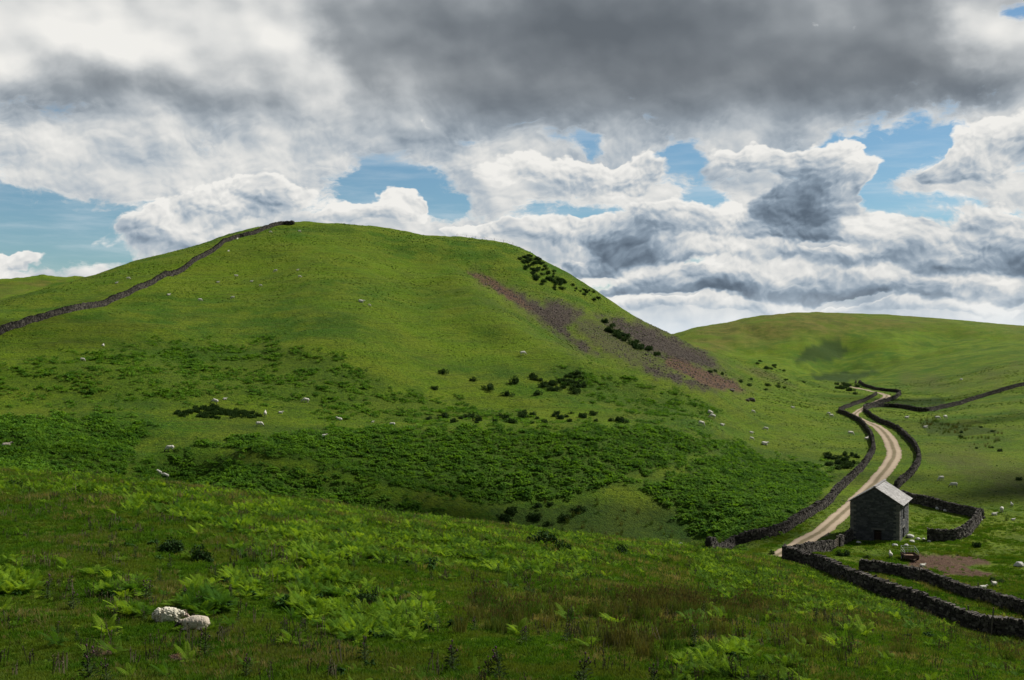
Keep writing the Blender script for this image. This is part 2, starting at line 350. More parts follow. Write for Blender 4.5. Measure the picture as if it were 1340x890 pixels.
def zone(px, py, name, soft=6, wob=9, seed=0, sc=28):
    d = sdist(px, py, POLY[name]) + fbm(px/sc, py/(sc*.6), 4, seed)*wob*2
    return sstep(d, -soft, soft)

# vegetation and painted-shade masks on the terrain vertices
FX = np.repeat(fan[None], NR, 0)
def zgrid(names, lo, hi, **kw):
    m = np.zeros_like(Z); sel = (YY > lo) & (YY < hi) & (FX > -210) & (FX < 1445)
    for i, n in enumerate(names):
        m[sel] = np.maximum(m[sel], zone(FX[sel], PY[sel], n, seed=i*3, **kw))
    return m
m_scree = zgrid(['scree_a', 'scree_b', 'scree_low'], 230, 620, soft=7, wob=5, sc=12)
m_scree = np.maximum(m_scree, .5*zgrid(['wedge'], 230, 620, soft=8, wob=8, sc=12))
m_earth = np.maximum(zgrid(['scar', 'scar_top'], 230, 640, soft=3, wob=3, sc=12), zgrid(['mud'], 115, 160, soft=2, wob=3, sc=18))
m_earth = np.maximum(m_earth, zgrid(['dirt_near', 'dirt_near2'], 27, 60, soft=3, wob=5, sc=14))
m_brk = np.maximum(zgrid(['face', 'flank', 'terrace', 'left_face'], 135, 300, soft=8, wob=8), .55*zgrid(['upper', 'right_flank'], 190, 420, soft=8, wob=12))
m_fell = np.maximum(zgrid(['fell'], 700, 1700, soft=14, wob=12, sc=60), zgrid(['left_ridge'], 500, 1700, soft=2, wob=2))
m_rush_shade = np.maximum(zgrid(['clough_shade', 'low_shadow'], 620, 1700, soft=3, wob=3, sc=14), .8*zgrid(['hollow'], 127, 200, soft=10, wob=8))  # clough and low band: shadow painted dark; hollow: rushes plus painted shade
m_rush_shade = np.maximum(m_rush_shade, .7*zgrid(['shade_bank', 'rush_wet'], 300, 650, soft=3, wob=4, sc=20))  # bank: shade painted dark; wet ground: real dark rushes
m_dry = np.maximum(zgrid(['pale_run'], 300, 700, soft=5, wob=4), .6*zgrid(['tan_pasture', 'tan_slope'], 180, 900, soft=14, wob=10))
# dry tawny fringes round the scree and along the terracettes of the upper flank
ring = zgrid(['scree_a', 'scree_b', 'scar', 'scar_top', 'wedge'], 230, 700, soft=20, wob=14, sc=20)
m_dry = np.maximum(m_dry, ring*.75)

def mesh_obj(name, verts, faces, mat, parent=None, smooth=False, mats=None):
    me = bpy.data.meshes.new(name); me.from_pydata([tuple(v) for v in verts] if not isinstance(verts, np.ndarray) else verts.tolist(), [], faces if isinstance(faces, list) else faces.tolist())
    me.update()
    for m in (mats or ([mat] if mat else [])): me.materials.append(m)
    if smooth: me.shade_smooth()
    o = bpy.data.objects.new(name, me); COL.objects.link(o)
    if parent: o.parent = parent
    return o
def tag(o, label=None, cat=None, group=None, kind=None):
    if label: o['label'] = label
    if cat: o['category'] = cat
    if group: o['group'] = group
    if kind: o['kind'] = kind
    return o
def empty(name, loc, rz=0.0):
    o = bpy.data.objects.new(name, None); COL.objects.link(o); o.location = loc; o.rotation_euler = (0, 0, rz); o.empty_display_size = .5
    return o
def fattr(o, name, arr):
    a = o.data.attributes.new(name, 'FLOAT', 'POINT'); a.data.foreach_set('value', np.asarray(arr, np.float32).ravel())

# ------------------------------------------------------------------ materials
def material(name): m = bpy.data.materials.new(name); m.use_nodes = True; return m, G(m.node_tree)
def bsdf_out(g, color, rough=.8, normal=None, spec=.25):
    b = g.node('ShaderNodeBsdfPrincipled', {'Base Color': color if not isinstance(color, tuple) else (*color, 1), 'Roughness': rough, 'Specular IOR Level': spec})
    if normal is not None: g.put(b.inputs['Normal'], normal)
    g.node('ShaderNodeOutputMaterial', {0: b.outputs[0]})
    return b
def bump(g, h, strength=.5, dist=.1):
    return S(g, g.node('ShaderNodeBump', {'Height': h, 'Strength': strength, 'Distance': dist}).outputs[0])

def ground_material():
    m, g = material('grassland')
    pos = g.o(g.node('ShaderNodeNewGeometry'), 'Position')
    flat = g.vm('MULTIPLY', pos, (1, 1, 1.6))
    big = g.noise(flat, .016, 4, .6); mid = g.noise(flat, .085, 5, .62); sm = g.noise(flat, .62, 6, .68); ti = g.noise(flat, 3.6, 4, .7)
    # slope-following terracettes
    ter = g.noise(g.vm('MULTIPLY', pos, (.035, .035, 1.3)), 1.5, 5, .65)
    g1 = g.mix(g.ss(big, .38, .60), (.060, .158, .0050), (.155, .255, .0060))
    g2 = g.mix(g.ss(mid, .38, .66), g1, (.175, .240, .012))
    g3 = g.mix(g.ss(ter, .50, .62, 0, .55), g2, (.095, .130, .012))
    g3 = g.mix(g.ss(g.noise(flat, .034, 7, .70), .50, .64, 0, .50), g3, (.044, .100, .006))
    g4 = g.mix(g.ss(sm, .52, .80, 0, .55), g3, (.034, .086, .0050))
    g4 = g.mix(g.ss(ti, .50, .85, 0, .60), g4, (.020, .056, .0040))
    md = g.noise(flat, 1.45, 3, .8); g4 = g.mix(g.ss(md, .50, .66, 0, .75), g4, (.026, .066, .005)); g4 = g.mix(g.ss(md, .48, .32, 0, .55), g4, (.200, .290, .014))
    g4 = g.mix(g.ss(ti, .50, .20, 0, .45), g4, (.185, .230, .022))
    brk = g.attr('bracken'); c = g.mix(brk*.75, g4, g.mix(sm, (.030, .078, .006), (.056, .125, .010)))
    fellc = g.mix(g.ss(mid, .35, .65), (.135, .150, .020), (.190, .165, .040))
    fellc = g.mix(g.ss(big, .46, .62, 0, .8), fellc, (.095, .165, .010))
    fellc = g.mix(g.ss(g.noise(flat, .045, 6, .72), .48, .62, 0, .65), fellc, (.066, .070, .018))
    c = g.mix(g.attr('fell')*.8, c, fellc)
    c = g.mix(g.attr('rush_shade')*.85, c, g.mix(sm, (.016, .042, .006), (.034, .072, .012)))  # dark rush ground, also the painted shadows of clough, low band and bank
    c = g.mix(g.attr('dry')*g.ss(sm, .25, .65, .25, 1.0), c, g.mix(mid, (.145, .130, .050), (.105, .110, .030)))
    st = g.noise(flat, 1.9, 5, .75)
    scr = g.ramp(st, [(.3, (.038, .030, .025)), (.5, (.088, .068, .057)), (.72, (.17, .138, .115))])
    c = g.mix(g.math('MULTIPLY', g.attr('scree'), g.ss(sm, .22, .5, .55, 1.0)), c, scr)
    ea = g.ramp(st, [(.28, (.060, .034, .023)), (.5, (.155, .090, .060)), (.75, (.26, .17, .115))])
    c = g.mix(g.attr('earth')*g.ss(sm, .25, .5, .6, 1.0), c, ea)
    h = sm*.5 + ti*.25 + g.noise(flat, .9, 5, .7)*.6
    bsdf_out(g, c, .9, bump(g, h, 1.0, 2.4), .10)
    return m
GROUND = ground_material()

def foliage_mat(name, c1, c2, c3=None, trans=.35, rough=.6, base_dark=None):
    m, g = material(name)
    rnd = g.o(g.node('ShaderNodeObjectInfo'), 'Random')
    pos = g.o(g.node('ShaderNodeNewGeometry'), 'Position')
    n = g.noise(pos, .35, 3, .6)
    c = g.mix(rnd, c1, c2)
    if c3: c = g.mix(g.ss(n, .42, .66), c, c3)
    d = g.node('ShaderNodeBsdfPrincipled', {'Base Color': c, 'Roughness': .75, 'Specular IOR Level': .08})
    t = g.node('ShaderNodeBsdfTranslucent', {'Color': g.mix(1.0, c, (1.35, 1.25, .55), 'MULTIPLY')})
    mx = g.node('ShaderNodeMixShader', {0: trans, 1: d.outputs[0], 2: t.outputs[0]})
    g.node('ShaderNodeOutputMaterial', {0: mx.outputs[0]})
    return m
FERN = foliage_mat('fern_green', (.060, .150, .012), (.250, .390, .026), (.050, .130, .012), .46)
FERN_MID = foliage_mat('fern_deep_green', (.078, .190, .014), (.155, .295, .026), (.054, .142, .014), .38)
GRASS = foliage_mat('grass_blades', (.024, .080, .005), (.090, .190, .011), (.105, .155, .018), .42)
DRY = foliage_mat('dry_grass', (.150, .150, .050), (.270, .225, .105), (.100, .125, .030), .42)
RUSH = foliage_mat('rush_stems', (.040, .092, .012), (.085, .135, .022), (.125, .120, .036), .25)
REDRUSH = foliage_mat('rush_seed_heads', (.120, .100, .050), (.200, .155, .090), (.090, .095, .034), .3)
GORSE = foliage_mat('gorse_leaf', (.018, .046, .010), (.036, .074, .014), None, .12, .7)
WEED = foliage_mat('weed_leaf', (.018, .052, .008), (.040, .100, .014), None, .25)
STALK = foliage_mat('withered_stalk', (.070, .068, .040), (.150, .130, .080), None, .1)
THISTLE = foliage_mat('thistle_leaf', (.034, .062, .016), (.055, .088, .024), None, .25, .6)
def plain_mat(name, c, rough=.8, spec=.2):
    m, g = material(name)
    tc = g.o(g.node('ShaderNodeTexCoord'), 'Object')
    n = g.noise(tc, 7, 4, .6)
    bsdf_out(g, g.mix(n, tuple(x*.75 for x in c), tuple(min(1, x*1.25) for x in c)), rough, bump(g, n, .3, .02), spec)
    return m
STEM = plain_mat('stem_brown', (.050, .045, .028)); PURPLE = plain_mat('thistle_head', (.10, .05, .075))
WOOD = plain_mat('weathered_wood', (.12, .10, .08)); METAL = plain_mat('galvanised_metal', (.30, .31, .31), .5, .5); RUBBER = plain_mat('rubber', (.02, .02, .02))
BOARD = plain_mat('trailer_boards', (.26, .17, .11)); RUST = plain_mat('rusty_steel', (.07, .045, .035)); DOORM = plain_mat('dark_boards', (.035, .022, .018)); GAP = plain_mat('unlit_interior', (.012, .012, .012))
WIRE = plain_mat('fence_wire', (.1, .1, .1), .5, .5)

def stone_mat(name, ramp, moss=.2, lich=.35):
    m, g = material(name)
    pos = g.o(g.node('ShaderNodeNewGeometry'), 'Position')
    t = g.attr('tint'); n = g.noise(pos, 5, 5, .7); f = g.noise(pos, 1.1, 4, .6)
    c = g.ramp(t*.75 + n*.25, ramp)
    c = g.mix(g.ss(n, .56, .74, 0, lich), c, (.33, .33, .29))
    c = g.mix(g.ss(f, .55, .75, 0, moss), c, (.045, .055, .018))
    bsdf_out(g, c, .88, bump(g, n, .6, .05), .2)
    return m
WALLSHADE = stone_mat('shaded_wall_far', [(0, (.012, .010, .009)), (.4, (.034, .030, .026)), (.75, (.072, .062, .053)), (1, (.13, .118, .10))], .15, .12)  # darker wall stone: shade of far walls put into the colour, less lichen
WALLST = stone_mat('gritstone_wall', [(0, (.014, .012, .011)), (.4, (.040, .035, .031)), (.75, (.090, .079, .068)), (1, (.21, .195, .165))])
BARNST = stone_mat('barn_stone', [(0, (.040, .041, .044)), (.5, (.068, .071, .075)), (1, (.125, .127, .125))], .08, .25)
QUOIN = stone_mat('quoin_stone', [(0, (.085, .082, .078)), (1, (.20, .19, .17))], .05)
SLATE = stone_mat('roof_slate', [(0, (.22, .212, .205)), (.5, (.31, .30, .295)), (1, (.44, .43, .42))], .06, .4)
PALE = stone_mat('pale_limestone', [(0, (.40, .39, .36)), (1, (.62, .61, .57))], .12, .1)
SCREE = stone_mat('scree_stone', [(0, (.032, .026, .024)), (.5, (.074, .060, .053)), (1, (.19, .16, .14))], .03, .15)

# ------------------------------------------------------------------ ground sheet
def build_ground():
    lim = math.atan((2040-670)/F)
    dirs = [((p-670)/F, 1.0) for p in fan]
    nb = 60
    th = np.linspace(math.atan((fan[-1]-670)/F), 2*np.pi+math.atan((fan[0]-670)/F), nb+2)[1:-1]
    r = rows
    vx = [XX]; vy = [YY]; vz = [Z]
    zr, zl = Z[:, -1], Z[:, 0]
    ex, ey, ez = [], [], []
    cl = 1/math.cos(lim)
    for k, t in enumerate(th):
        f = (k+1)/(nb+1); bl = (1-math.cos(f*np.pi))/2
        ex.append(math.sin(t)*cl*r); ey.append(math.cos(t)*cl*r)
        up = math.sin(f*np.pi)**2*(.10*r*np.exp(-(r/700)) )
        ez.append(zr*(1-bl)+zl*bl + up)
    vx = np.concatenate([XX, np.array(ex).T], 1); vy = np.concatenate([YY, np.array(ey).T], 1); vz = np.concatenate([Z, np.array(ez).T], 1)
    nc = vx.shape[1]; V = np.stack([vx, vy, vz], -1).reshape(-1, 3)
    V = np.concatenate([V, [[0, 0, -1.7]]])
    j, i = np.meshgrid(np.arange(NR-1), np.arange(nc), indexing='ij'); i2 = (i+1) % nc
    Fq = np.stack([j*nc+i, j*nc+i2, (j+1)*nc+i2, (j+1)*nc+i], -1).reshape(-1, 4)
    me = bpy.data.meshes.new('ground'); nq = len(Fq)
    tri = np.array([[len(V)-1, (a+1) % nc, a] for a in range(nc)])
    me.vertices.add(len(V)); me.vertices.foreach_set('co', V.astype(np.float32).ravel())
    me.loops.add(nq*4+nc*3); me.loops.foreach_set('vertex_index', np.concatenate([Fq[:, ::-1].ravel(), tri[:, ::-1].ravel()]).astype(np.int32))
    me.polygons.add(nq+nc); me.polygons.foreach_set('loop_start', np.concatenate([np.arange(nq)*4, nq*4+np.arange(nc)*3]).astype(np.int32))
    me.update(calc_edges=True); me.validate(); me.shade_smooth()
    me.materials.append(GROUND)
    o = bpy.data.objects.new('ground', me); COL.objects.link(o)
    for n, mk in (('scree', m_scree), ('earth', m_earth), ('bracken', m_brk), ('fell', m_fell), ('rush_shade', m_rush_shade), ('dry', m_dry)):
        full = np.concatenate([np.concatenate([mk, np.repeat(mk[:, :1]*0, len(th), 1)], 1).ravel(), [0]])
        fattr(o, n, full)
    return tag(o, 'green fell and dale grassland with scree and worn earth', 'ground', kind='structure')
build_ground()
exec_marker = 0

# ------------------------------------------------------------------ out-of-view clouds added only to cast shadow patches on the dale
def cloud(px, py, Y, rx, ry, seed):  # added sunward, out of view, so its shadow falls on this spot
    x = (px-670)/F*Y; c = Vector((x, Y, float(Hgt(x, Y)))) + sd*1050
    r_ = np.random.default_rng(seed); bm = bmesh.new()
    for k in range(16):
        a = r_.uniform(0, 6.283); q = math.sqrt(r_.uniform(0, .75)); w = r_.uniform(.34, .55)*(1.1-.5*q)
        M = Matrix.Translation((math.cos(a)*q*rx, math.sin(a)*q*ry, r_.uniform(0, .35)*min(rx, ry)*(1-q))) @ Matrix.Diagonal((rx*w, ry*w, min(rx, ry)*w*.7, 1))
        bmesh.ops.create_icosphere(bm, subdivisions=3, radius=1, matrix=M)
    for v in bm.verts:
        n_ = float(fbm(np.array([v.co.x/rx*4+seed]), np.array([v.co.y/ry*4+v.co.z/rx*5]), 3, seed)[0]); v.co += v.co.normalized()*n_*.22*min(rx, ry); v.co.z = max(v.co.z, -.12*min(rx, ry))
    me = bpy.data.meshes.new('cloud'); bm.to_mesh(me); bm.free(); me.shade_smooth(); me.materials.append(SHADECLOUDM)
    o = bpy.data.objects.new('cloud', me); COL.objects.link(o); o.location = c  # unseen cloud, added only to cast shade
    tag(o, 'unseen cloud added high to the right to shade the dale', 'cloud', kind='structure')
SHADECLOUDM, g_ = material('shadow_cloud')
_w = g_.node('ShaderNodeMixShader', {0: .45, 1: g_.node('ShaderNodeBsdfDiffuse', {'Color': (.9, .9, .9, 1)}).outputs[0], 2: g_.node('ShaderNodeBsdfTranslucent', {'Color': (.9, .9, .9, 1)}).outputs[0]})
g_.node('ShaderNodeOutputMaterial', {0: g_.node('ShaderNodeMixShader', {0: .91, 1: _w.outputs[0], 2: g_.node('ShaderNodeBsdfTransparent').outputs[0]}).outputs[0]})   # mostly transparent to soften the cast shade, several layers deep at the core
cloud(1195, 527, 480, 42, 30, 2)  # added unseen clouds, each placed to shade one spot
cloud(1268, 555, 345, 26, 16, 6)
cloud(770, 690, 160, 34, 12, 4)
cloud(60, 588, 166, 27, 9, 5)
cloud(500, 648, 172, 52, 8, 8)
cloud(640, 870, 36, 34, 5, 9)
cloud(40, 440, 262, 34, 24, 10)
cloud(1290, 640, 205, 26, 26, 11)

# ------------------------------------------------------------------ stones, walls
def boxes(cen, ax, ay, az_, hx, hy, hz, jit=.12):
    """N irregular blocks: centre, three unit axes, three half sizes -> verts, faces"""
    n = len(cen); sg = np.array([[i, j, k] for i in (-1, 1) for j in (-1, 1) for k in (-1, 1)], float)
    s = sg[None] + rng.uniform(-jit, jit, (n, 8, 3))*np.array([1, 1, 1.])
    V = cen[:, None] + s[..., 0:1]*(ax*hx[:, None])[:, None] + s[..., 1:2]*(ay*hy[:, None])[:, None] + s[..., 2:3]*(az_*hz[:, None])[:, None]
    f = np.array([[0, 1, 3, 2], [4, 6, 7, 5], [0, 4, 5, 1], [2, 3, 7, 6], [0, 2, 6, 4], [1, 5, 7, 3]])
    Fc = (np.arange(n)*8)[:, None, None] + f[None]
    return V.reshape(-1, 3), Fc.reshape(-1, 4)
def stones_obj(name, cen, ax, ay, az_, hx, hy, hz, mat, parent=None, jit=.14):
    V, Fc = boxes(cen, ax, ay, az_, hx, hy, hz, jit)
    o = mesh_obj(name, V, Fc, mat, parent)
    fattr(o, 'tint', np.repeat(rng.uniform(0, 1, len(cen)), 8))
    return o
def bxs(lst):
    A = np.array(lst, float); n = len(A); I = np.tile
    return boxes((A[:, :3]+A[:, 3:])/2, I([1., 0, 0], (n, 1)), I([0, 1., 0], (n, 1)), I([0, 0, 1.], (n, 1)), *((A[:, 3+k]-A[:, k])/2 for k in range(3)), 0.0)
def split_boxes(name, V, mat, parent):
    V = np.asarray(V).reshape(-1, 8, 3)
    for v in V: mesh_obj(name, v, [(0, 1, 3, 2), (4, 6, 7, 5), (0, 4, 5, 1), (2, 3, 7, 6), (0, 2, 6, 4), (1, 5, 7, 3)], mat, parent)
def unit(v): return v/np.maximum(np.linalg.norm(v, axis=-1, keepdims=True), 1e-9)
def resample(P, step):
    P = np.array(P, float)[:, :2]
    # corner-rounding
    for _ in range(2):
        Q = [P[0]]
        for a, b in zip(P[:-1], P[1:]): Q += [a*.75+b*.25, a*.25+b*.75]
        Q.append(P[-1]); P = np.array(Q)
    seg = np.linalg.norm(np.diff(P, axis=0), axis=1); s = np.concatenate([[0], np.cumsum(seg)])
    t = np.arange(0, s[-1], step)
    return np.stack([np.interp(t, s, P[:, 0]), np.interp(t, s, P[:, 1])], 1), s[-1], P, s
def wall(pts, height, size, label, name='dry_stone_wall', group='dry stone walls of the dale', width=.42, mat=WALLST, ends=True, lean=0, mix_pts=False):
    """pts: photo points of the foot of the wall (or world points); size: stone size factor"""
    if size > 1.12 and mat is WALLST: mat = WALLSHADE
    W = [hit(*p) if not mix_pts and not isinstance(p, Vector) else p for p in pts]
    _, L, P, s = resample([(w.x, w.y) for w in W], 1)
    org = Vector((P[0][0], P[0][1], float(Hgt(P[0][0], P[0][1]))))
    e = empty(name, org); tag(e, label, 'stone wall', group)
    def at(t):
        p = np.stack([np.interp(t, s, P[:, 0]), np.interp(t, s, P[:, 1])], -1)
        q = np.stack([np.interp(t+.5, s, P[:, 0]), np.interp(t+.5, s, P[:, 1])], -1) - np.stack([np.interp(t-.5, s, P[:, 0]), np.interp(t-.5, s, P[:, 1])], -1)
        return p, unit(q)
    O = np.array(org)
    ch = .19*size; nc = max(2, int(round((height-.28*size*.8)/ch)))
    hvar = lambda t: height*(1 + .07*perlin(t/6, t*0+3.3, 3) + .06*perlin(t/1.7, t*0+1.3, 4))
    C, AX, HX, HY, HZ = [], [], [], [], []
    for side in (-1, 1):
        for k in range(nc):
            t = []; x = rng.uniform(0, .3)
            while x < L: l = rng.uniform(.20, .56)*size; t.append((x+l/2, l/2)); x += l
            t = np.array(t); p, d = at(t[:, 0]); nrm = np.stack([d[:, 1], -d[:, 0]], 1)*side
            batter = width*(1-.40*k/nc)
            q = p + nrm*(batter-.12+rng.uniform(-.05, .05, len(t))[:, None]*size**.5)
            z = Hgt(p[:, 0], p[:, 1]) + (k+.45)/nc*(hvar(t[:, 0])-.24*size*.8) + rng.uniform(-.02, .02, len(t))*size
            C.append(np.column_stack([q, z])); AX.append(np.column_stack([d, np.zeros(len(t))]))
            HX.append(t[:, 1]*rng.uniform(.86, 1.0, len(t))); HY.append(np.full(len(t), .17)*rng.uniform(.8, 1.15, len(t))); HZ.append(ch*.5*rng.uniform(.82, 1.08, len(t))*np.ones(len(t)))
    C = np.concatenate(C); AX = np.concatenate(AX); HX, HY, HZ = map(np.concatenate, (HX, HY, HZ))
    # gentle random tilt of every stone
    AZ = unit(np.column_stack([rng.normal(0, .08, len(C)), rng.normal(0, .08, len(C)), np.ones(len(C))])); AX = unit(AX + np.column_stack([rng.normal(0, .12, (len(C), 2)), rng.normal(0, .09, len(C))]))
    AY = unit(np.cross(AZ, AX)); AZ = np.cross(AX, AY)
    stones_obj('wall_face', C-O, AX, AY, AZ, HX, HY, HZ, mat, e)
    # coping stones set on edge
    t = []; x = .05
    while x < L: l = rng.uniform(.11, .26)*size; t.append((x+l/2, l/2)); x += l
    t = np.array(t); p, d = at(t[:, 0]); n = len(t)
    hz = rng.uniform(.11, .20, n)*min(size, 1.5); z = Hgt(p[:, 0], p[:, 1]) + hvar(t[:, 0]) - .24*size*.8 + hz*.7
    AX = unit(np.column_stack([d, rng.normal(.0, .28, n)])); AZ = unit(np.column_stack([rng.normal(0, .15, n), rng.normal(0, .15, n), np.ones(n)]))
    AY = unit(np.cross(AZ, AX)); AZ = np.cross(AX, AY)
    stones_obj('coping', np.column_stack([p + rng.normal(0, .03, (n, 2)), z])-O, AX, AY, AZ, t[:, 1]*.9, np.full(n, width*.72)*rng.uniform(.75, 1.1, n), hz, mat, e, .2)
    # rubble core that closes the joints
    t = np.arange(0, L, .8); p, d = at(t); nrm = np.stack([d[:, 1], -d[:, 0]], 1); g = Hgt(p[:, 0], p[:, 1]); h = hvar(t)-.22*size*.8
    ring = [np.column_stack([p-nrm*(width-.16), g-.5]), np.column_stack([p-nrm*(width*.5), g+h]), np.column_stack([p+nrm*(width*.5), g+h]), np.column_stack([p+nrm*(width-.16), g-.5])]
    V = np.stack(ring, 1).reshape(-1, 3)-O; m = len(t)
    Fc = [(4*i+k, 4*i+(k+1) % 4, 4*i+4+(k+1) % 4, 4*i+4+k) for i in range(m-1) for k in range(4)] + [(0, 1, 2, 3), (4*m-1, 4*m-2, 4*m-3, 4*m-4)]
    o = mesh_obj('rubble_core', V, Fc, mat, e); fattr(o, 'tint', np.full(len(V), .05))
    return e
# a long wall over the big fell
wall([(-70, 462), (0, 438), (34, 424), (67, 414), (101, 407), (144, 395), (175, 383), (215, 363), (248, 345), (279, 331), (302, 314), (329, 308), (353, 297.5), (372, 293.5), (384, 294)],
     1.5, 1.6, 'long dark dry stone wall climbing the left side of the big green hill to its top', width=.5)
wall([(1024, 733), (1051, 740), (1080, 751), (1108, 764.5), (1159, 785), (1209, 801.5), (1259, 821.6), (1293, 831), (1340, 838), (1400, 852), (1480, 868)], 1.62, 1.0,
     'nearest rough dry stone wall, running from the track end down to the right at the foot of the near slope', width=.5)
wall([(1125, 748), (1169, 753), (1209, 763), (1259, 780), (1300, 793), (1340, 805.5), (1400, 826), (1480, 846)], 1.35, 1.0,
     'second dry stone wall in the lower right, behind the nearest wall and in front of the brown mud patch', width=.45)
wall([(1026, 731), (1050, 727), (1072, 723.5), (1089, 720)], 1.35, 1.0, 'short dry stone wall along the near end of the pale track, left of the small gate', width=.42)
wall([(1096, 716), (1106, 711), (1117, 703)], 1.3, 1.0, 'very short dry stone wall joining the small gate to the left corner of the barn', width=.4)
wall([(927, 722), (950, 716.5), (974, 710), (1000, 705), (1024, 698), (1041, 686), (1060, 675), (1078, 665), (1090, 652), (1098, 642), (1112, 629), (1125, 618), (1137, 602), (1144, 588), (1142, 577), (1138.5, 568),
      (1131, 558), (1123, 551), (1111.6, 545), (1102, 542), (1097, 539), (1105, 534.5), (1125, 528), (1137, 522), (1147, 516.5)], 1.3, 1.15,
     'winding dry stone wall along the left side of the pale track, with bracken behind it')
wall([(1172, 641), (1180, 632), (1192, 622), (1204, 604), (1200.6, 589), (1189, 576), (1175.4, 562), (1163.7, 557), (1155, 555), (1146, 549), (1138.5, 544.5), (1131, 537)], 1.25, 1.2,
     'curving dry stone wall on the right side of the pale track beyond the barn')
wall([(1131, 536), (1145, 533), (1175, 533.5), (1192, 536.5), (1209, 540), (1225, 537), (1242.6, 533), (1276, 523), (1310, 513), (1340, 504.5), (1400, 490)], 1.5, 1.8,
     'dark field wall running up to the right edge across the valley side', width=.45)
wall([(1131, 535), (1148, 530), (1162, 526), (1175, 519), (1178.6, 516), (1176, 513.5), (1164, 512.5), (1154, 511.7), (1138, 508), (1126, 503.6), (1120, 500.5)], 1.5, 1.9,
     'far zigzag wall round the last visible bends of the pale track', width=.5)
wall([(1180, 654), (1195, 658), (1212, 662), (1231, 667), (1250, 671), (1268, 675), (1279, 678), (1285, 679)], 1.5, 1.05, 'far side of the stone sheepfold, a straight wall running right from the barn')
wall([(1213, 706.5), (1228, 707.8), (1245, 707.7), (1258, 704.5), (1267, 700), (1274, 691), (1279, 683), (1282, 679)], 1.5, 1.05, 'curved near side of the stone sheepfold right of the barn')

# ------------------------------------------------------------------ the gravel track
def build_track():
    pts = [(1010, 728, 2.6), (1022, 726, 2.7), (1045, 712, 2.7), (1080, 692, 2.4), (1098, 676, 2.3), (1113, 662, 2.3), (1125, 651, 2.5), (1139, 637, 2.7), (1151, 624, 2.9), (1161, 612, 3.1), (1168, 602, 3.1), (1171, 592, 3.2), (1167, 580, 3.3), (1159, 568, 3.3),
           (1150, 559, 3.1), (1140, 554.5, 2.6), (1131, 551, 2.4), (1123, 547, 2.4), (1117, 543, 2.4), (1123, 538.5, 2.4), (1132, 533.5, 2.4), (1143, 528, 2.6), (1153, 523.5, 2.9), (1161, 519.5, 3.3), (1160, 516.8, 3.3), (1150, 514, 2.6), (1136, 511, 2.6), (1124, 508.5, 4), (1116, 506.5, 4), (1108, 504.5, 4), (1100, 503, 4)]
    W = [hit(a, b) for a, b, _ in pts]
    P = np.array([(w.x, w.y, p[2]) for w, p in zip(W, pts)])
    for _ in range(3):
        Q = [P[0]]
        for a, b in zip(P[:-1], P[1:]): Q += [a*.75+b*.25, a*.25+b*.75]
        Q.append(P[-1]); P = np.array(Q)
    s = np.concatenate([[0], np.cumsum(np.linalg.norm(np.diff(P[:, :2], axis=0), axis=1))]); t = np.arange(0, s[-1], .7)
    x, y, w = (np.interp(t, s, P[:, k]) for k in range(3))
    d = unit(np.stack([np.gradient(x), np.gradient(y)], 1)); n = np.stack([d[:, 1], -d[:, 0]], 1)
    us = np.linspace(-1, 1, 13); V = []; U = []
    for u in us:
        e = 1 + .16*perlin(t/2.1, t*0+u, 3)*abs(u)
        px, py = x+n[:, 0]*u*w*e*.62, y+n[:, 1]*u*w*e*.62
        lift = .05*(1-abs(u)**6) - .02 + .05*np.exp(-(u/.25)**2) - (.06 if abs(u) > .99 else 0)
        V.append(np.column_stack([px, py, Hgt(px, py)+lift])); U.append(np.full(len(t), u))
    V = np.stack(V, 1).reshape(-1, 3); U = np.stack(U, 1).ravel(); m = len(us)
    Fc = [(i*m+k, (i+1)*m+k, (i+1)*m+k+1, i*m+k+1) for i in range(len(t)-1) for k in range(m-1)]
    mt, g = material('gravel_track')
    pos = g.o(g.node('ShaderNodeNewGeometry'), 'Position'); u = g.math('ABSOLUTE', g.attr('across'))
    n1 = g.noise(pos, .9, 5, .7); n2 = g.noise(pos, 4.5, 4, .7)
    rut = g.ss(g.math('ABSOLUTE', u-.50), .34, .10)
    mid = g.ss(u + (n1-.5)*.5, .26, .12); edge = g.ss(u + (n1-.5)*.8, .80, 1.0)
    c = g.mix(n2, (.19, .140, .095), (.33, .255, .180))
    c = g.mix(rut*.55, c, (.43, .35, .255)); c = g.mix(mid*.7, c, (.12, .105, .050)); c = g.mix(edge, c, (.085, .10, .028))
    bsdf_out(g, c, .9, bump(g, n2, .5, .05), .1)
    o = mesh_obj('track', V, Fc, mt, None, True); fattr(o, 'across', U)
    tag(o, 'pale gravel farm track with wheel ruts', 'track', kind='structure')
build_track()

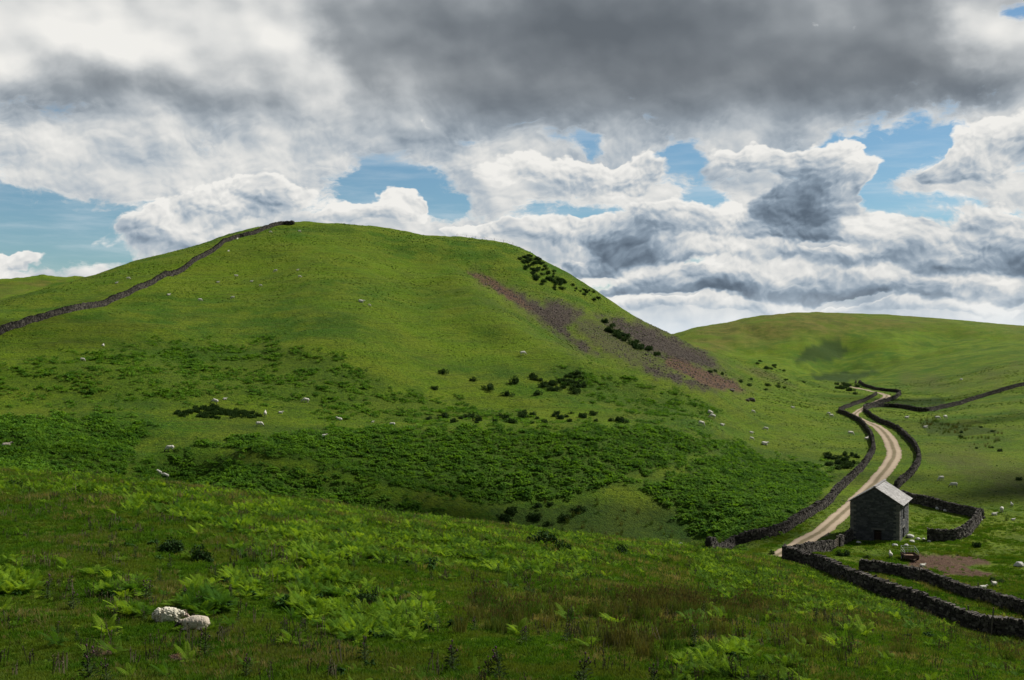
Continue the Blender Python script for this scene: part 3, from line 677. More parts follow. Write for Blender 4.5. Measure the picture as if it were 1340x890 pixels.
# ------------------------------------------------------------------ stone barn
def build_barn():
    a = R(28); W, Lr, HE, RISE = 6.6, 8.0, 5.65, 2.05
    xl, yl, z0 = .3083*155.5, 155.5, -28.4
    e = empty('stone_barn', (xl, yl, z0), -a)        # local x along the gable, y along the ridge
    tag(e, 'tall grey field barn with a pale slate roof beside the track, one gable in shade', 'barn')
    t = .55
    # wall shell: pieces butt around the openings; gable opening for the big door, two openings on the right side
    bm = bmesh.new()
    def bx(x0, x1, y0, y1, z0_, z1):
        v = [bm.verts.new((x, y, z)) for x in (x0, x1) for y in (y0, y1) for z in (z0_, z1)]
        for f in ((0, 1, 3, 2), (4, 6, 7, 5), (0, 4, 5, 1), (2, 3, 7, 6), (0, 2, 6, 4), (1, 5, 7, 3)): bm.faces.new([v[i] for i in f])
    dx0, dx1, dh = 3.2, 4.2, 1.8
    bx(0, dx0, 0, t, -.8, HE); bx(dx1, W, 0, t, -.8, HE); bx(dx0, dx1, 0, t, dh, HE); bx(dx0, dx1, 0, t, -.8, -.02)
    for y0 in (0, Lr-t):
        v = [bm.verts.new(p) for p in ((0, y0, HE), (W, y0, HE), (W/2, y0, HE+RISE), (0, y0+t, HE), (W, y0+t, HE), (W/2, y0+t, HE+RISE))]
        for f in ((0, 1, 2), (5, 4, 3), (0, 3, 4, 1), (1, 4, 5, 2), (2, 5, 3, 0)): bm.faces.new([v[i] for i in f])
    bx(0, W, Lr-t, Lr, -.8, HE); bx(0, t, t, Lr-t, -.8, HE)
    oy = [(2.7, 4.1, 0, 1.9), (2.9, 3.9, 3.0, 4.7)]     # door below, pitching hole above
    bx(W-t, W, t, 2.7, -.8, HE); bx(W-t, W, 4.1, Lr-t, -.8, HE); bx(W-t, W, 2.7, 4.1, -.8, -.02); bx(W-t, W, 2.7, 4.1, 1.9, 3.0); bx(W-t, W, 2.7, 2.9, 3.0, 4.7); bx(W-t, W, 3.9, 4.1, 3.0, 4.7); bx(W-t, W, 2.7, 4.1, 4.7, HE)
    me = bpy.data.meshes.new('wall'); bm.to_mesh(me); bm.free(); me.materials.append(BARNST)
    o = bpy.data.objects.new('wall', me); COL.objects.link(o); o.parent = e; fattr(o, 'tint', np.full(len(me.vertices), .15))
    # the stones of the faces
    C, AX, AY, HX, HZ = [], [], [], [], []
    def face(org, ax, nrm, length, top, holes):
        z = -.5
        while z < HE+RISE:
            h = rng.uniform(.13, .26); x = rng.uniform(-.25, 0)
            while x < length:
                l = rng.uniform(.22, .75); cx = x+l/2; cz = z+h/2
                lim = top(cx)
                if cz+h*.6 < lim and cx-l/2 > .35 and cx+l/2 < length-.35 and not any(a0-.02 < cx+l/2 and cx-l/2 < a1+.02 and z < b1 and z+h > b0 for a0, a1, b0, b1 in holes):
                    C.append(np.array(org)+np.array(ax)*cx+np.array(nrm)*(rng.uniform(-.01, .035))+np.array((0, 0, cz))); AX.append(ax); AY.append(nrm); HX.append(l/2-.012); HZ.append(h/2-.010)
                x += l
            z += h
    gtop = lambda x: HE + RISE*(1-abs(x-W/2)/(W/2)) - .05
    face((0, 0, 0), (1, 0, 0), (0, -1, 0), W, gtop, [(dx0, dx1, -1, dh+.28)])
    face((W, 0, 0), (0, 1, 0), (1, 0, 0), Lr, lambda x: HE-.03, [(2.7, 4.1, -1, 2.15), (2.85, 3.95, 2.9, 4.95)])
    face((0, 0, 0), (0, 1, 0), (-1, 0, 0), Lr, lambda x: HE-.03, [])
    face((0, Lr, 0), (1, 0, 0), (0, 1, 0), W, gtop, [])
    n = len(C); AZ = np.tile([0, 0, 1.], (n, 1))
    stones_obj('wall_stones', np.array(C), np.array(AX, float), np.array(AY, float), AZ, np.array(HX), rng.uniform(.03, .055, n), np.array(HZ), BARNST, e, .10)
    # quoins, lintels, throughs
    I = np.tile
    for cx, cy in ((0, 0), (W, 0), (0, Lr), (W, Lr)):
        C, HX, HY, HZ = [], [], [], []; z = -.4; k = 0
        while z < HE-.12:
            h = rng.uniform(.24, .36); lx, ly = ((.42, .24) if k % 2 else (.24, .42)); sx = 1 if cx == 0 else -1; sy = 1 if cy == 0 else -1
            C.append((cx+sx*(lx-.06), cy+sy*(ly-.06), z+h/2)); HX.append(lx); HY.append(ly); HZ.append(min(h, HE-z)/2-.012); z += h; k += 1
        n = len(C)
        stones_obj('quoin', np.array(C), I([1., 0, 0], (n, 1)), I([0, 1., 0], (n, 1)), I([0, 0, 1.], (n, 1)), np.array(HX), np.array(HY), np.array(HZ), QUOIN, e, .05)
    lc = [((dx0+dx1)/2, .18, dh+.14, .95, .26, .14), (W-.2, 3.4, 2.04, .26, .95, .13), (W-.2, 3.4, 4.82, .26, .75, .12), (W-.2, 3.4, 2.94, .28, .65, .055)]
    for q in lc:
        A = np.array([q]); n = 1
        stones_obj('lintel', A[:, :3], I([1., 0, 0], (n, 1)), I([0, 1., 0], (n, 1)), I([0, 0, 1.], (n, 1)), A[:, 3], A[:, 4], A[:, 5], QUOIN, e, .05)
    # roof: courses of stone slates on two pitches, ridge stones
    rf = []
    for sgn in (-1, 1):
        sl = math.atan2(RISE, W/2); nrm = np.array((sgn*math.sin(sl), 0, math.cos(sl))); dn = np.array((sgn*math.cos(sl), 0, -math.sin(sl))); ln = math.hypot(RISE, W/2)+.28
        C, HX, HY, HZ, AXs = [], [], [], [], []; sdn = 0.02; k = 0
        while sdn < ln:
            hh = .46-.012*k; y = -.15-rng.uniform(0, .3)
            while y < Lr+.15:
                w = rng.uniform(.3, .6); y1 = min(y+w, Lr+.18); y0 = max(y, -.18)
                if y1-y0 > .1:
                    C.append(np.array((W/2, 0, HE+RISE)) + dn*(sdn+hh/2) + nrm*(.10+.012*rng.uniform(-1, 1)) + np.array((0, (y0+y1)/2, 0))); HX.append(hh/2+.05); HY.append((y1-y0)/2-.008); HZ.append(.022)
                y += w
            sdn += hh-.05; k += 1
        n = len(C); ax = unit(np.tile(dn, (n, 1))*1.0 - np.tile(nrm, (n, 1))*-.05); ay = I([0, 1., 0], (n, 1)); azz = unit(np.cross(ax, ay))
        p = stones_obj('roof', np.array(C), ax, ay, azz, np.array(HX), np.array(HY), np.array(HZ), SLATE, e, .05)
        u = [np.array((W/2, y, HE+RISE)) + dn*q + nrm*.055 for y in (-.1, Lr+.1) for q in (0, ln-.1)]; v = [x-nrm*.10 for x in u]
        d = mesh_obj('roof_deck', np.array(u+v), [(0, 1, 3, 2), (4, 6, 7, 5), (0, 4, 5, 1), (2, 3, 7, 6), (0, 2, 6, 4), (1, 5, 7, 3)], WOOD, p)
    ys = np.arange(-.1, Lr, .62); n = len(ys)
    stones_obj('ridge_stone', np.column_stack([np.full(n, W/2), ys+.31, np.full(n, HE+RISE+.16)]), I([1., 0, 0], (n, 1)), I([0, 1., 0], (n, 1)), I([0, 0, 1.], (n, 1)), np.full(n, .17), np.full(n, .30), np.full(n, .07), SLATE, e, .08)
    # doors: planks set back in the openings
    def door(x0, x1, z1, mt, origin, rz, label=None, hinge=True):
        d = empty('door', origin, rz); d.parent = e
        if label: d['label'] = label
        npl = 6; w = (x1-x0)/npl; V = []; Fc = []
        C = np.array([[x0+w*(i+.5), 0, z1/2] for i in range(npl)])
        V, Fc = boxes(C, I([1., 0, 0], (npl, 1)), I([0, 1., 0], (npl, 1)), I([0, 0, 1.], (npl, 1)), np.full(npl, w/2-.006), np.full(npl, .025), np.full(npl, z1/2), .0)
        mesh_obj('planks', V, Fc, mt, d)
        for zz in (.2, .8):
            V, Fc = bxs([(x0+.05, -.054, z1*zz-.05, x1-.05, -.026, z1*zz+.05)]); mesh_obj('hinge_bar', V, Fc, RUST, d)
        return d
    door(0.02, dx1-dx0-.02, dh-.02, DOORM, (dx0, .32, 0), 0)
    door(0.02, 1.38, 1.88, DOORM, (W-.32, 2.7, 0), R(90))
    w_ = empty('window', (W-.30, 2.9, 3.0), R(90)); w_.parent = e
    C = np.array([[.5, 0, .85]]); V, Fc = boxes(C, I([1., 0, 0], (1, 1)), I([0, 1., 0], (1, 1)), I([0, 0, 1.], (1, 1)), np.array([.48]), np.array([.02]), np.array([.83]), 0)
    mesh_obj('shutter', V, Fc, DOORM, w_)
build_barn()

# ------------------------------------------------------------------ loose stones
def boulder_mesh(seed, mat, rough=.22, flat=.6):
    bm = bmesh.new(); bmesh.ops.create_icosphere(bm, subdivisions=3, radius=1)
    r = np.random.default_rng(seed); pl = unit(r.normal(size=(9, 3))); dd = r.uniform(.62, .95, 9)
    for v in bm.verts:
        p = np.array(v.co)
        for a, b in zip(pl, dd):
            k = p@a
            if k > b: p = p - a*(k-b)*.9
        p *= 1 + .12*float(perlin(p[0]*2+seed, p[1]*2+p[2]*1.7, 1))
        v.co = (p[0], p[1]*.8, p[2]*flat)
    me = bpy.data.meshes.new('boulder'); bm.to_mesh(me); bm.free(); me.materials.append(mat)
    a = me.attributes.new('tint', 'FLOAT', 'POINT'); a.data.foreach_set('value', [r.uniform(.3, .9)]*len(me.vertices))
    return me
BP = [boulder_mesh(i, PALE) for i in range(4)]; BD = [boulder_mesh(i+9, SCREE) for i in range(3)]
def boulder(px, py, size, label, group=None, dark=False):
    p = hit(px, py); me = (BD if dark else BP)[random.randrange(3)]
    o = bpy.data.objects.new('boulder', me); COL.objects.link(o); o.location = p + Vector((0, 0, size*.22)); o.rotation_euler = (random.uniform(-.15, .15), random.uniform(-.15, .15), random.uniform(0, 6)); o.scale = (size,)*3
    tag(o, label, 'boulder', group or 'loose pale stones around the barn')
for b in [(1123, 711, .42, 'pale pointed stone against the wall left of the barn gable'), (1171, 714.5, .42, 'flat pale stone in the grass below the right half of the barn gable'),
          (1186, 714.5, .35, 'small pale stone in front of the right corner of the barn'), (1190.6, 703.5, .62, 'large pale slab leaning by the side door of the barn'),
          (1193.5, 710, .45, 'pale stone lying just below the slab by the barn door'), (1201, 706, .38, 'whitish stone between the barn and the sheepfold wall, nearer the barn'),
          (1208.6, 706, .26, 'smallest pale stone between the barn and the sheepfold wall'), (1215.8, 709, .30, 'pale stone at the near end of the curved sheepfold wall'),
          (1229, 666.5, .62, 'long pale stone inside the sheepfold against its far wall'), (1237, 669, .40, 'smaller pale stone inside the sheepfold, right of the long one'),
          (1282, 681, .6, 'grey boulder outside the corner where the two sheepfold walls meet'), (1333, 741, .75, 'white slab lying in rushes at the right edge beyond the mud'),
          (891, 714, .55, 'pale stone at the mouth of the gully where the near slope hides it'), (880, 716, .4, 'small pale stone left of the one at the gully mouth'),
          (1258, 497, .9, 'pale outcrop stone on the far right hillside')]:
    boulder(*b)
for b in [(984, 525, 1.5, 'dark flat boulder alone in the grass under the reddish landslip'), (978, 525, 1.0, 'smaller dark boulder touching the flat one under the landslip'), (958, 512, 1.2, 'dark boulder at the foot of the reddish landslip')]:
    boulder(*b, group='dark boulders below the scree', dark=True)

# ------------------------------------------------------------------ small trailer, gate, fence posts
def tubes(segs, r, sides=6):
    V, Fc = [], []
    for a, b in segs:
        a, b = Vector(a), Vector(b); d = (b-a).normalized(); u = d.orthogonal().normalized(); w = d.cross(u); n = len(V)
        for p in (a, b):
            for k in range(sides):
                t = 2*math.pi*k/sides; V.append(p+u*math.cos(t)*r+w*math.sin(t)*r)
        Fc += [(n+k, n+(k+1) % sides, n+sides+(k+1) % sides, n+sides+k) for k in range(sides)] + [tuple(n+k for k in reversed(range(sides))), tuple(n+sides+k for k in range(sides))]
    return np.array([tuple(v) for v in V]), Fc
def trailer():
    p = hit(1190.5, 733); e = empty('trailer', p, R(-6)); e.scale = (1.08,)*3
    tag(e, 'small board sided livestock trailer with metal hoop rail, parked in front of the barn', 'trailer')
    V, Fc = bxs([(-.75, -1.1, .42, .75, 1.1, .50)]); mesh_obj('bed', V, Fc, BOARD, e)
    V, Fc = bxs([(-.79, -1.14, .36, .79, -1.10, .78), (-.79, 1.10, .36, .79, 1.14, .72), (-.79, -1.10, .36, -.75, 1.10, .74), (.75, -1.10, .36, .79, 1.10, .74)]); split_boxes('side_board', V, RUST, e)
    r = .022; segs = []
    for x in (-.77, .77):
        segs += [((x, 1.0, .7), (x, 1.0, 1.5)), ((x, -1.0, .7), (x, -1.0, 1.15)), ((x, 1.0, 1.5), (x, -1.0, 1.15)), ((x, 1.0, 1.1), (x, -1.0, .95))]
    segs += [((-.77, 1.0, z), (.77, 1.0, z)) for z in (1.5, 1.25, 1.0)] + [((-.4, 1.0, .7), (-.4, 1.0, 1.5)), ((0, 1.0, .7), (0, 1.0, 1.5)), ((.4, 1.0, .7), (.4, 1.0, 1.5))]
    V, Fc = tubes(segs, r); mesh_obj('hoop_rail', V, Fc, METAL, e)
    for x in (-.88, .88):
        w = empty('wheel', (x, 0, .28)); w.parent = e
        V, Fc = tubes([((-.08, 0, 0), (.08, 0, 0))], .28, 20); mesh_obj('tyre', V, Fc, RUBBER, w)
        V, Fc = tubes([((-.09, 0, 0), (.09, 0, 0))], .14, 14); mesh_obj('rim', V, Fc, METAL, w)
    V, Fc = tubes([((-.5, -1.1, .4), (0, -1.9, .36)), ((.5, -1.1, .4), (0, -1.9, .36)), ((0, -1.9, .36), (0, -2.1, .36)), ((0, -1.85, .4), (0, -1.85, 0))], .035, 8); mesh_obj('drawbar', V, Fc, RUST, e)
trailer()
def gate():
    a, b = hit(1089.5, 720.5), hit(1096.5, 716.5); d = b-a; e = empty('field_gate', a, math.atan2(d.y, d.x)); L = max(1.2, Vector((d.x, d.y)).length)
    tag(e, 'small weathered wooden field gate between two wall ends left of the barn', 'gate')
    V, Fc = bxs([(-.02, -.08, 0, .12, .06, 1.35), (L-.12, -.08, 0, L+.02, .06, 1.35)]); split_boxes('gate_post', V, WOOD, e)
    V, Fc = bxs([(.14, -.03, z, L-.14, .01, z+.08) for z in (.25, .48, .70, .92, 1.12)]); split_boxes('bar', V, WOOD, e)
    V, Fc = bxs([(.16, .012, .2, .24, .05, 1.22), (L-.24, .012, .2, L-.16, .05, 1.22), (L/2-.04, .012, .2, L/2+.04, .05, 1.2)]); split_boxes('stile', V, WOOD, e)
gate()
def post(px, py, h, lean, label):
    p = hit(px, py); e = empty('fence_post', p); e.rotation_euler = (random.uniform(-.05, .05), lean, 0)
    V, Fc = tubes([((0, 0, -.3), (0, 0, h))], .06, 8); mesh_obj('stake', V, Fc, WOOD, e)
    V, Fc = tubes([((-.07, 0, h*.85), (.07, 0, h*.85))], .02, 6); mesh_obj('wire_staple', V, Fc, WIRE, e)
    tag(e, label, 'fence post', 'thin stakes standing along the lower right walls')
post(1297, 834, 2.5, .10, 'thin leaning stake standing against the nearest wall at lower right')
post(1269, 824, 2.1, -.05, 'upright stake against the nearest wall, left of the leaning one')
post(1279, 787, 1.9, .05, 'thin stake at the second wall near the mud patch')
post(1203, 763, 1.8, .0, 'short stake at the second wall below the trailer')
def ridge_fence():
    pts = [hit(px, 318, 300) for px in np.arange(598, 672, 6.1)]
    pts = []
    for px in np.arange(598, 672, 12.2):
        c = int(col_at(px)); r1 = np.searchsorted(rows, 380); r2 = np.searchsorted(rows, 620); j = r1+int(np.argmin(PY[r1:r2, c])); y = rows[j]; x = (px-670)/F*y; pts.append(Vector((x, y, float(Hgt(x, y)))))
    e = empty('post_and_wire_fence', pts[0]); tag(e, 'faint post and wire fence along the right end of the big hill top', 'fence')
    segs = []
    for p in pts:
        q = p-pts[0]; V, Fc = tubes([(q-Vector((0, 0, .3)), q+Vector((0, 0, 1.1)))], .06, 6); mesh_obj('fence_post', V, Fc, WOOD, e)
    for a, b in zip(pts[:-1], pts[1:]):
        for z in (.5, .85, 1.15): segs.append((a-pts[0]+Vector((0, 0, z)), b-pts[0]+Vector((0, 0, z))))
    V, Fc = tubes(segs, .012, 4); mesh_obj('wire', V, Fc, WIRE, e)
ridge_fence()

# ------------------------------------------------------------------ vegetation prototypes
def raw_mesh(name, V, Fc, mat):
    me = bpy.data.meshes.new(name); me.from_pydata([tuple(v) for v in V], [], [tuple(f) for f in Fc]); me.update(); me.materials.append(mat); return me
def frond(V, Fc, base, ang, L, rise, npin, width, r, droop=.55):
    """one bracken frond: arching midrib with tapering pinnae pairs"""
    d = np.array((math.cos(ang), math.sin(ang), 0)); sdv = np.array((-math.sin(ang), math.cos(ang), 0))
    def P(t): return base + d*(L*(t**1.15)*.85) + np.array((0, 0, 1))*L*(rise*t - droop*t*t)
    n0 = len(V); rr = .009
    pr = [P(t) for t in np.linspace(0, 1, 6)]
    for i, p in enumerate(pr): V += [p+sdv*rr*(1-i/6), p-sdv*rr*(1-i/6)]
    for i in range(5): Fc.append((n0+2*i, n0+2*i+1, n0+2*i+3, n0+2*i+2))
    for k in range(npin):
        t = .22+.76*(k+.5)/npin; p = P(t); q = P(min(1, t+.06)); fw = unit(q-p)
        pl = width*L*math.sin(math.pi*min(1, (1-t)*.78+.10))*r.uniform(.85, 1.1)
        for s_ in (-1, 1):
            tip = p + sdv*s_*pl + fw*pl*.35 + np.array((0, 0, -.16*pl+r.normal(0, .03)*pl)); w = fw*(.50*L/npin)
            m_ = p + (tip-p)*.45 + np.array((0, 0, .03*L)); n = len(V)
            V += [p-w*.35, p+w*.35, m_+w*.55, m_-w*.55, tip]; Fc += [(n, n+1, n+2, n+3), (n+3, n+2, n+4)]
def fern_mesh(name, seed, nf, npin, mat, lo=.6, hi=.95, width=.30):
    r = np.random.default_rng(seed); V, Fc = [], []
    for i in range(nf):
        frond(V, Fc, np.array((r.normal(0, .04), r.normal(0, .04), 0)), i*2*math.pi/nf + r.normal(0, .25), r.uniform(lo, hi), r.uniform(.85, 1.5), npin, width, r, r.uniform(.35, .8))
    return raw_mesh(name, V, Fc, mat)
def clump_mesh(name, seed, mat, n=30, rad=.62, h=.42):
    """distant bracken: overlapping ragged frond blades in a low dome"""
    r = np.random.default_rng(seed); V, Fc = [], []
    for i in range(n):
        a = r.uniform(0, 2*math.pi); q = rad*math.sqrt(r.uniform(0, .6)); b = np.array((math.cos(a)*q, math.sin(a)*q, h*r.uniform(.25, .9)*(1-.5*(q/rad)**2)))
        a2 = a + r.normal(0, .8); L = r.uniform(.25, .5); d = np.array((math.cos(a2), math.sin(a2), r.uniform(-.1, .75))); sdv = np.array((-math.sin(a2), math.cos(a2), r.normal(0, .3)))
        w = L*r.uniform(.22, .36); m_ = b + d*L*.5 + np.array((0, 0, .05)); t = b + d*L + np.array((0, 0, -.12*L)); n0 = len(V)
        V += [b, m_+sdv*w, m_+np.array((0, 0, .05)), m_-sdv*w, t]; Fc += [(n0, n0+1, n0+2), (n0, n0+2, n0+3), (n0+1, n0+4, n0+2), (n0+2, n0+4, n0+3)]
    return raw_mesh(name, V, Fc, mat)
def tuft_mesh(name, seed, mat, n=42, rad=.22, h=.32, w=.010, bend=.35, hv=.45):
    r = np.random.default_rng(seed); V, Fc = [], []
    for i in range(n):
        a = r.uniform(0, 6.283); q = rad*math.sqrt(r.uniform()); b = np.array((math.cos(a)*q, math.sin(a)*q, -.03)); a2 = a+r.normal(0, .9); H = h*r.uniform(1-hv, 1)
        d = np.array((math.cos(a2), math.sin(a2), 0)); f = r.uniform(0, 6.283); sdv = np.array((math.cos(f), math.sin(f), 0))*w*r.uniform(.7, 1.3); k = bend*r.uniform(.2, 1)
        m_ = b + np.array((0, 0, H*.6)) + d*H*k*.35; t = b + np.array((0, 0, H*(1-.15*k))) + d*H*k; n0 = len(V)
        V += [b-sdv, b+sdv, m_+sdv*.75, m_-sdv*.75, t]; Fc += [(n0, n0+1, n0+2, n0+3), (n0+3, n0+2, n0+4)]
    return raw_mesh(name, V, Fc, mat)
def rush_mesh(name, seed):
    r = np.random.default_rng(seed); me = tuft_mesh(name, seed, RUSH, 60, .24, .95, .009, .28, .45)
    V = [tuple(v.co) for v in me.vertices]; Fc = [tuple(p.vertices) for p in me.polygons]; k0 = len(Fc)
    for i in range(12):
        a = r.uniform(0, 6.283); t = np.array((math.cos(a), math.sin(a), 0))*r.uniform(.05, .38) + np.array((0, 0, r.uniform(.65, 1.0))); n0 = len(V)
        for j in range(3):
            f = r.uniform(0, 6.283); u = np.array((math.cos(f), math.sin(f), 0))*.022
            n0 = len(V); V += [tuple(t-u-(0, 0, .05)), tuple(t+u-(0, 0, .02)), tuple(t+(0, 0, .09))]; Fc.append((n0, n0+1, n0+2))
    m2 = bpy.data.meshes.new(name); m2.from_pydata(V, [], Fc); m2.materials.append(RUSH); m2.materials.append(REDRUSH)
    for p in m2.polygons[k0:]: p.material_index = 1
    return m2

def scatter_group():
    ng = bpy.data.node_groups.new('scatter', 'GeometryNodeTree')
    ng.interface.new_socket('Geometry', in_out='INPUT', socket_type='NodeSocketGeometry'); ng.interface.new_socket('Plants', in_out='INPUT', socket_type='NodeSocketCollection')
    ng.interface.new_socket('Geometry', in_out='OUTPUT', socket_type='NodeSocketGeometry')
    N = ng.nodes.new; L = ng.links.new; gi = N('NodeGroupInput'); go = N('NodeGroupOutput'); ip = N('GeometryNodeInstanceOnPoints'); ci = N('GeometryNodeCollectionInfo')
    ci.inputs['Separate Children'].default_value = True; ci.inputs['Reset Children'].default_value = True
    L(gi.outputs[0], ip.inputs['Points']); L(gi.outputs[1], ci.inputs['Collection']); L(ci.outputs[0], ip.inputs['Instance']); ip.inputs['Pick Instance'].default_value = True
    def na(name, typ):
        n = N('GeometryNodeInputNamedAttribute'); n.data_type = typ; n.inputs['Name'].default_value = name
        return next(o for o in n.outputs if o.enabled and o.name == 'Attribute')
    er = N('FunctionNodeEulerToRotation'); L(na('rot', 'FLOAT_VECTOR'), er.inputs[0]); L(er.outputs[0], ip.inputs['Rotation'])
    L(na('scl', 'FLOAT_VECTOR'), ip.inputs['Scale']); L(na('idx', 'INT'), ip.inputs['Instance Index']); L(ip.outputs[0], go.inputs[0])
    return ng
SG = scatter_group()
def scatter(name, P, meshes, scl, label, cat, tilt=.12, idx=None):
    P = np.asarray(P, float); n = len(P)
    if n == 0: return
    col = bpy.data.collections.new(name + '_sources')
    for i, me in enumerate(meshes): col.objects.link(bpy.data.objects.new('%s_source_%02d' % (name, i), me))
    me = bpy.data.meshes.new(name); me.vertices.add(n); me.vertices.foreach_set('co', P.astype(np.float32).ravel())
    rot = np.column_stack([rng.normal(0, tilt, n), rng.normal(0, tilt, n), rng.uniform(0, 6.283, n)])
    s3 = np.asarray(scl); s3 = np.repeat(s3[:, None], 3, 1) if s3.ndim == 1 else s3
    for nm, ty, ar in (('rot', 'FLOAT_VECTOR', rot), ('scl', 'FLOAT_VECTOR', s3)):
        a = me.attributes.new(nm, ty, 'POINT'); a.data.foreach_set('vector', ar.astype(np.float32).ravel())
    a = me.attributes.new('idx', 'INT', 'POINT'); a.data.foreach_set('value', (rng.integers(0, len(meshes), n) if idx is None else idx).astype(np.int32))
    o = bpy.data.objects.new(name, me); COL.objects.link(o); m = o.modifiers.new('scatter', 'NODES'); m.node_group = SG
    m[next(i.identifier for i in SG.interface.items_tree if i.name == 'Plants')] = col
    return tag(o, label, cat, kind='stuff')
def sample(n, px0, px1, y0, y1, power=1.0):
    """n ground points; power 1 = even per square metre, lower = thinner with distance"""
    px = rng.uniform(px0, px1, n); u = rng.uniform(0, 1, n); k = power+1
    y = (y0**k + u*(y1**k-y0**k))**(1/k); x = (px-670)/F*y; z = Hgt(x, y); py = HZ-z/y*F
    return x, y, z, px, py
def lookup(Mk, x, y):
    c = col_at(x/y*F+670); r = np.clip(np.interp(y, rows, np.arange(NR)), 0, NR-1.001); return Mk[np.round(r).astype(int), np.round(c).astype(int)]
def pick(S_, keep): return np.column_stack([S_[0][keep], S_[1][keep], S_[2][keep]])
TRACKMASK = None
track_me = bpy.data.objects['track'].data
_t = np.empty(len(track_me.vertices)*3); track_me.vertices.foreach_get('co', _t); _t = _t.reshape(-1, 3)[:, :2]
_cells = set(map(tuple, np.floor(_t/1.2).astype(int)))
def off_track(x, y): return np.array([(int(a), int(b)) not in _cells for a, b in zip(np.floor(x/1.2), np.floor(y/1.2))])
_ba = R(28)
def off_barn(x, y):
    dx, dy = x-.3083*155.5, y-155.5; u = dx*math.cos(_ba)-dy*math.sin(_ba); v = dx*math.sin(_ba)+dy*math.cos(_ba)
    return ~((u > -.6) & (u < 7.2) & (v > -.8) & (v < 8.6))

# --- bracken on the far slopes
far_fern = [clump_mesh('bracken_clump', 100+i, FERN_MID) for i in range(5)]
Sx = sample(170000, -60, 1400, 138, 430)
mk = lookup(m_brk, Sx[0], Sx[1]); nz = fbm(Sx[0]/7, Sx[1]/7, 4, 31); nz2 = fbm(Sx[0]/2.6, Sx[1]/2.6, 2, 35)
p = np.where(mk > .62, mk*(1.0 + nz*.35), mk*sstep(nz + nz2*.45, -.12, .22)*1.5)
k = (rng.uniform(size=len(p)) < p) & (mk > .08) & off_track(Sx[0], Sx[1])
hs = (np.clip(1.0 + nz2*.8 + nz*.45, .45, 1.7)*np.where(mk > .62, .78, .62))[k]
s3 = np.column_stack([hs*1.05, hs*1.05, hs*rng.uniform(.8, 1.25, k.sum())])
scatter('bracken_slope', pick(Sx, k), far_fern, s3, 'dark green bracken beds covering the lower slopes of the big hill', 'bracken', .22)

# --- bracken of the near slope
near_zone = {
 'band': [(-80, 612), (0, 616), (150, 626), (300, 646), (450, 664), (600, 682), (750, 700), (900, 716), (1000, 729), (1000, 742), (880, 740), (760, 736), (620, 724), (500, 716), (400, 712), (300, 700), (200, 668), (100, 646), (-80, 640)],
 'mid': [(290, 700), (420, 690), (560, 702), (700, 706), (780, 730), (760, 756), (700, 752), (640, 744), (560, 738), (470, 742), (380, 738), (310, 722)],
 'clump_a': [(300, 762), (360, 750), (440, 760), (500, 782), (560, 805), (570, 835), (480, 848), (420, 820), (370, 792), (310, 784)],
 'clump_b': [(215, 786), (262, 776), (300, 796), (330, 826), (270, 834), (262, 802), (232, 796)],
 'clump_c': [(-60, 745), (30, 742), (45, 760), (20, 785), (-60, 790)],
 'clump_d': [(135, 770), (185, 765), (200, 800), (160, 806)],
 'wallside': [(1000, 732), (1040, 742), (1100, 764), (1150, 786), (1210, 806), (1262, 826), (1230, 826), (1180, 812), (1120, 800), (1060, 790), (1010, 768), (960, 756), (940, 742)],
 'clump_e': [(890, 866), (960, 858), (1030, 872), (1060, 900), (880, 900)],
 'patch_f': [(900, 735), (960, 745), (1010, 765), (1100, 790), (1090, 800), (980, 785), (900, 765)],
}
POLY.update(near_zone)
fern_hi = [fern_mesh('fern', 200+i, 9+i % 3, 17, FERN, .5, .9, .25) for i in range(6)] + [clump_mesh('weed', 220+i, WEED, 34, .34, .42) for i in range(2)]
Sx = sample(105000, -40, 1380, 29, 128, 1.05)
px, py = Sx[3], Sx[4]; d = np.zeros(len(px))
for nme, w in (('band', .85), ('mid', .75), ('clump_a', 1.0), ('clump_b', .8), ('clump_c', 1.0), ('clump_d', .7), ('wallside', .85), ('clump_e', .8), ('patch_f', .6)):
    d = np.maximum(d, w*zone(px, py, nme, 7, 8, 40))
nz = fbm(Sx[0]/3.2, Sx[1]/3.2, 3, 41)
p = d*sstep(nz, -.20, .14) + .022*sstep(nz, -.1, .3)
k = (rng.uniform(size=len(px)) < p*1.0)
hs = np.clip(.62 + nz*.75 + rng.normal(0, .15, len(px)), .32, 1.2)*np.where(d > .9, .86, np.clip(1.05-(Sx[1]-45)/140, .62, 1))
idx = np.where(rng.uniform(size=k.sum()) < .17, 6+rng.integers(0, 2, k.sum()), rng.integers(0, 6, k.sum()))
zz = np.where(d[k] > .9, 1.3, 1.15)*rng.uniform(.8, 1.2, k.sum()); fs = np.where(idx > 5, .7, 1.0)*np.where(Sx[4][k] > 855, .68, 1.0)
scatter('bracken_fronds', pick(Sx, k), fern_hi, np.column_stack([hs[k]*fs, hs[k]*fs, hs[k]*fs*zz]), 'bright green bracken fronds in clumps and along the crest of the near slope', 'bracken', .12, idx)
NEARD = (Sx, d)

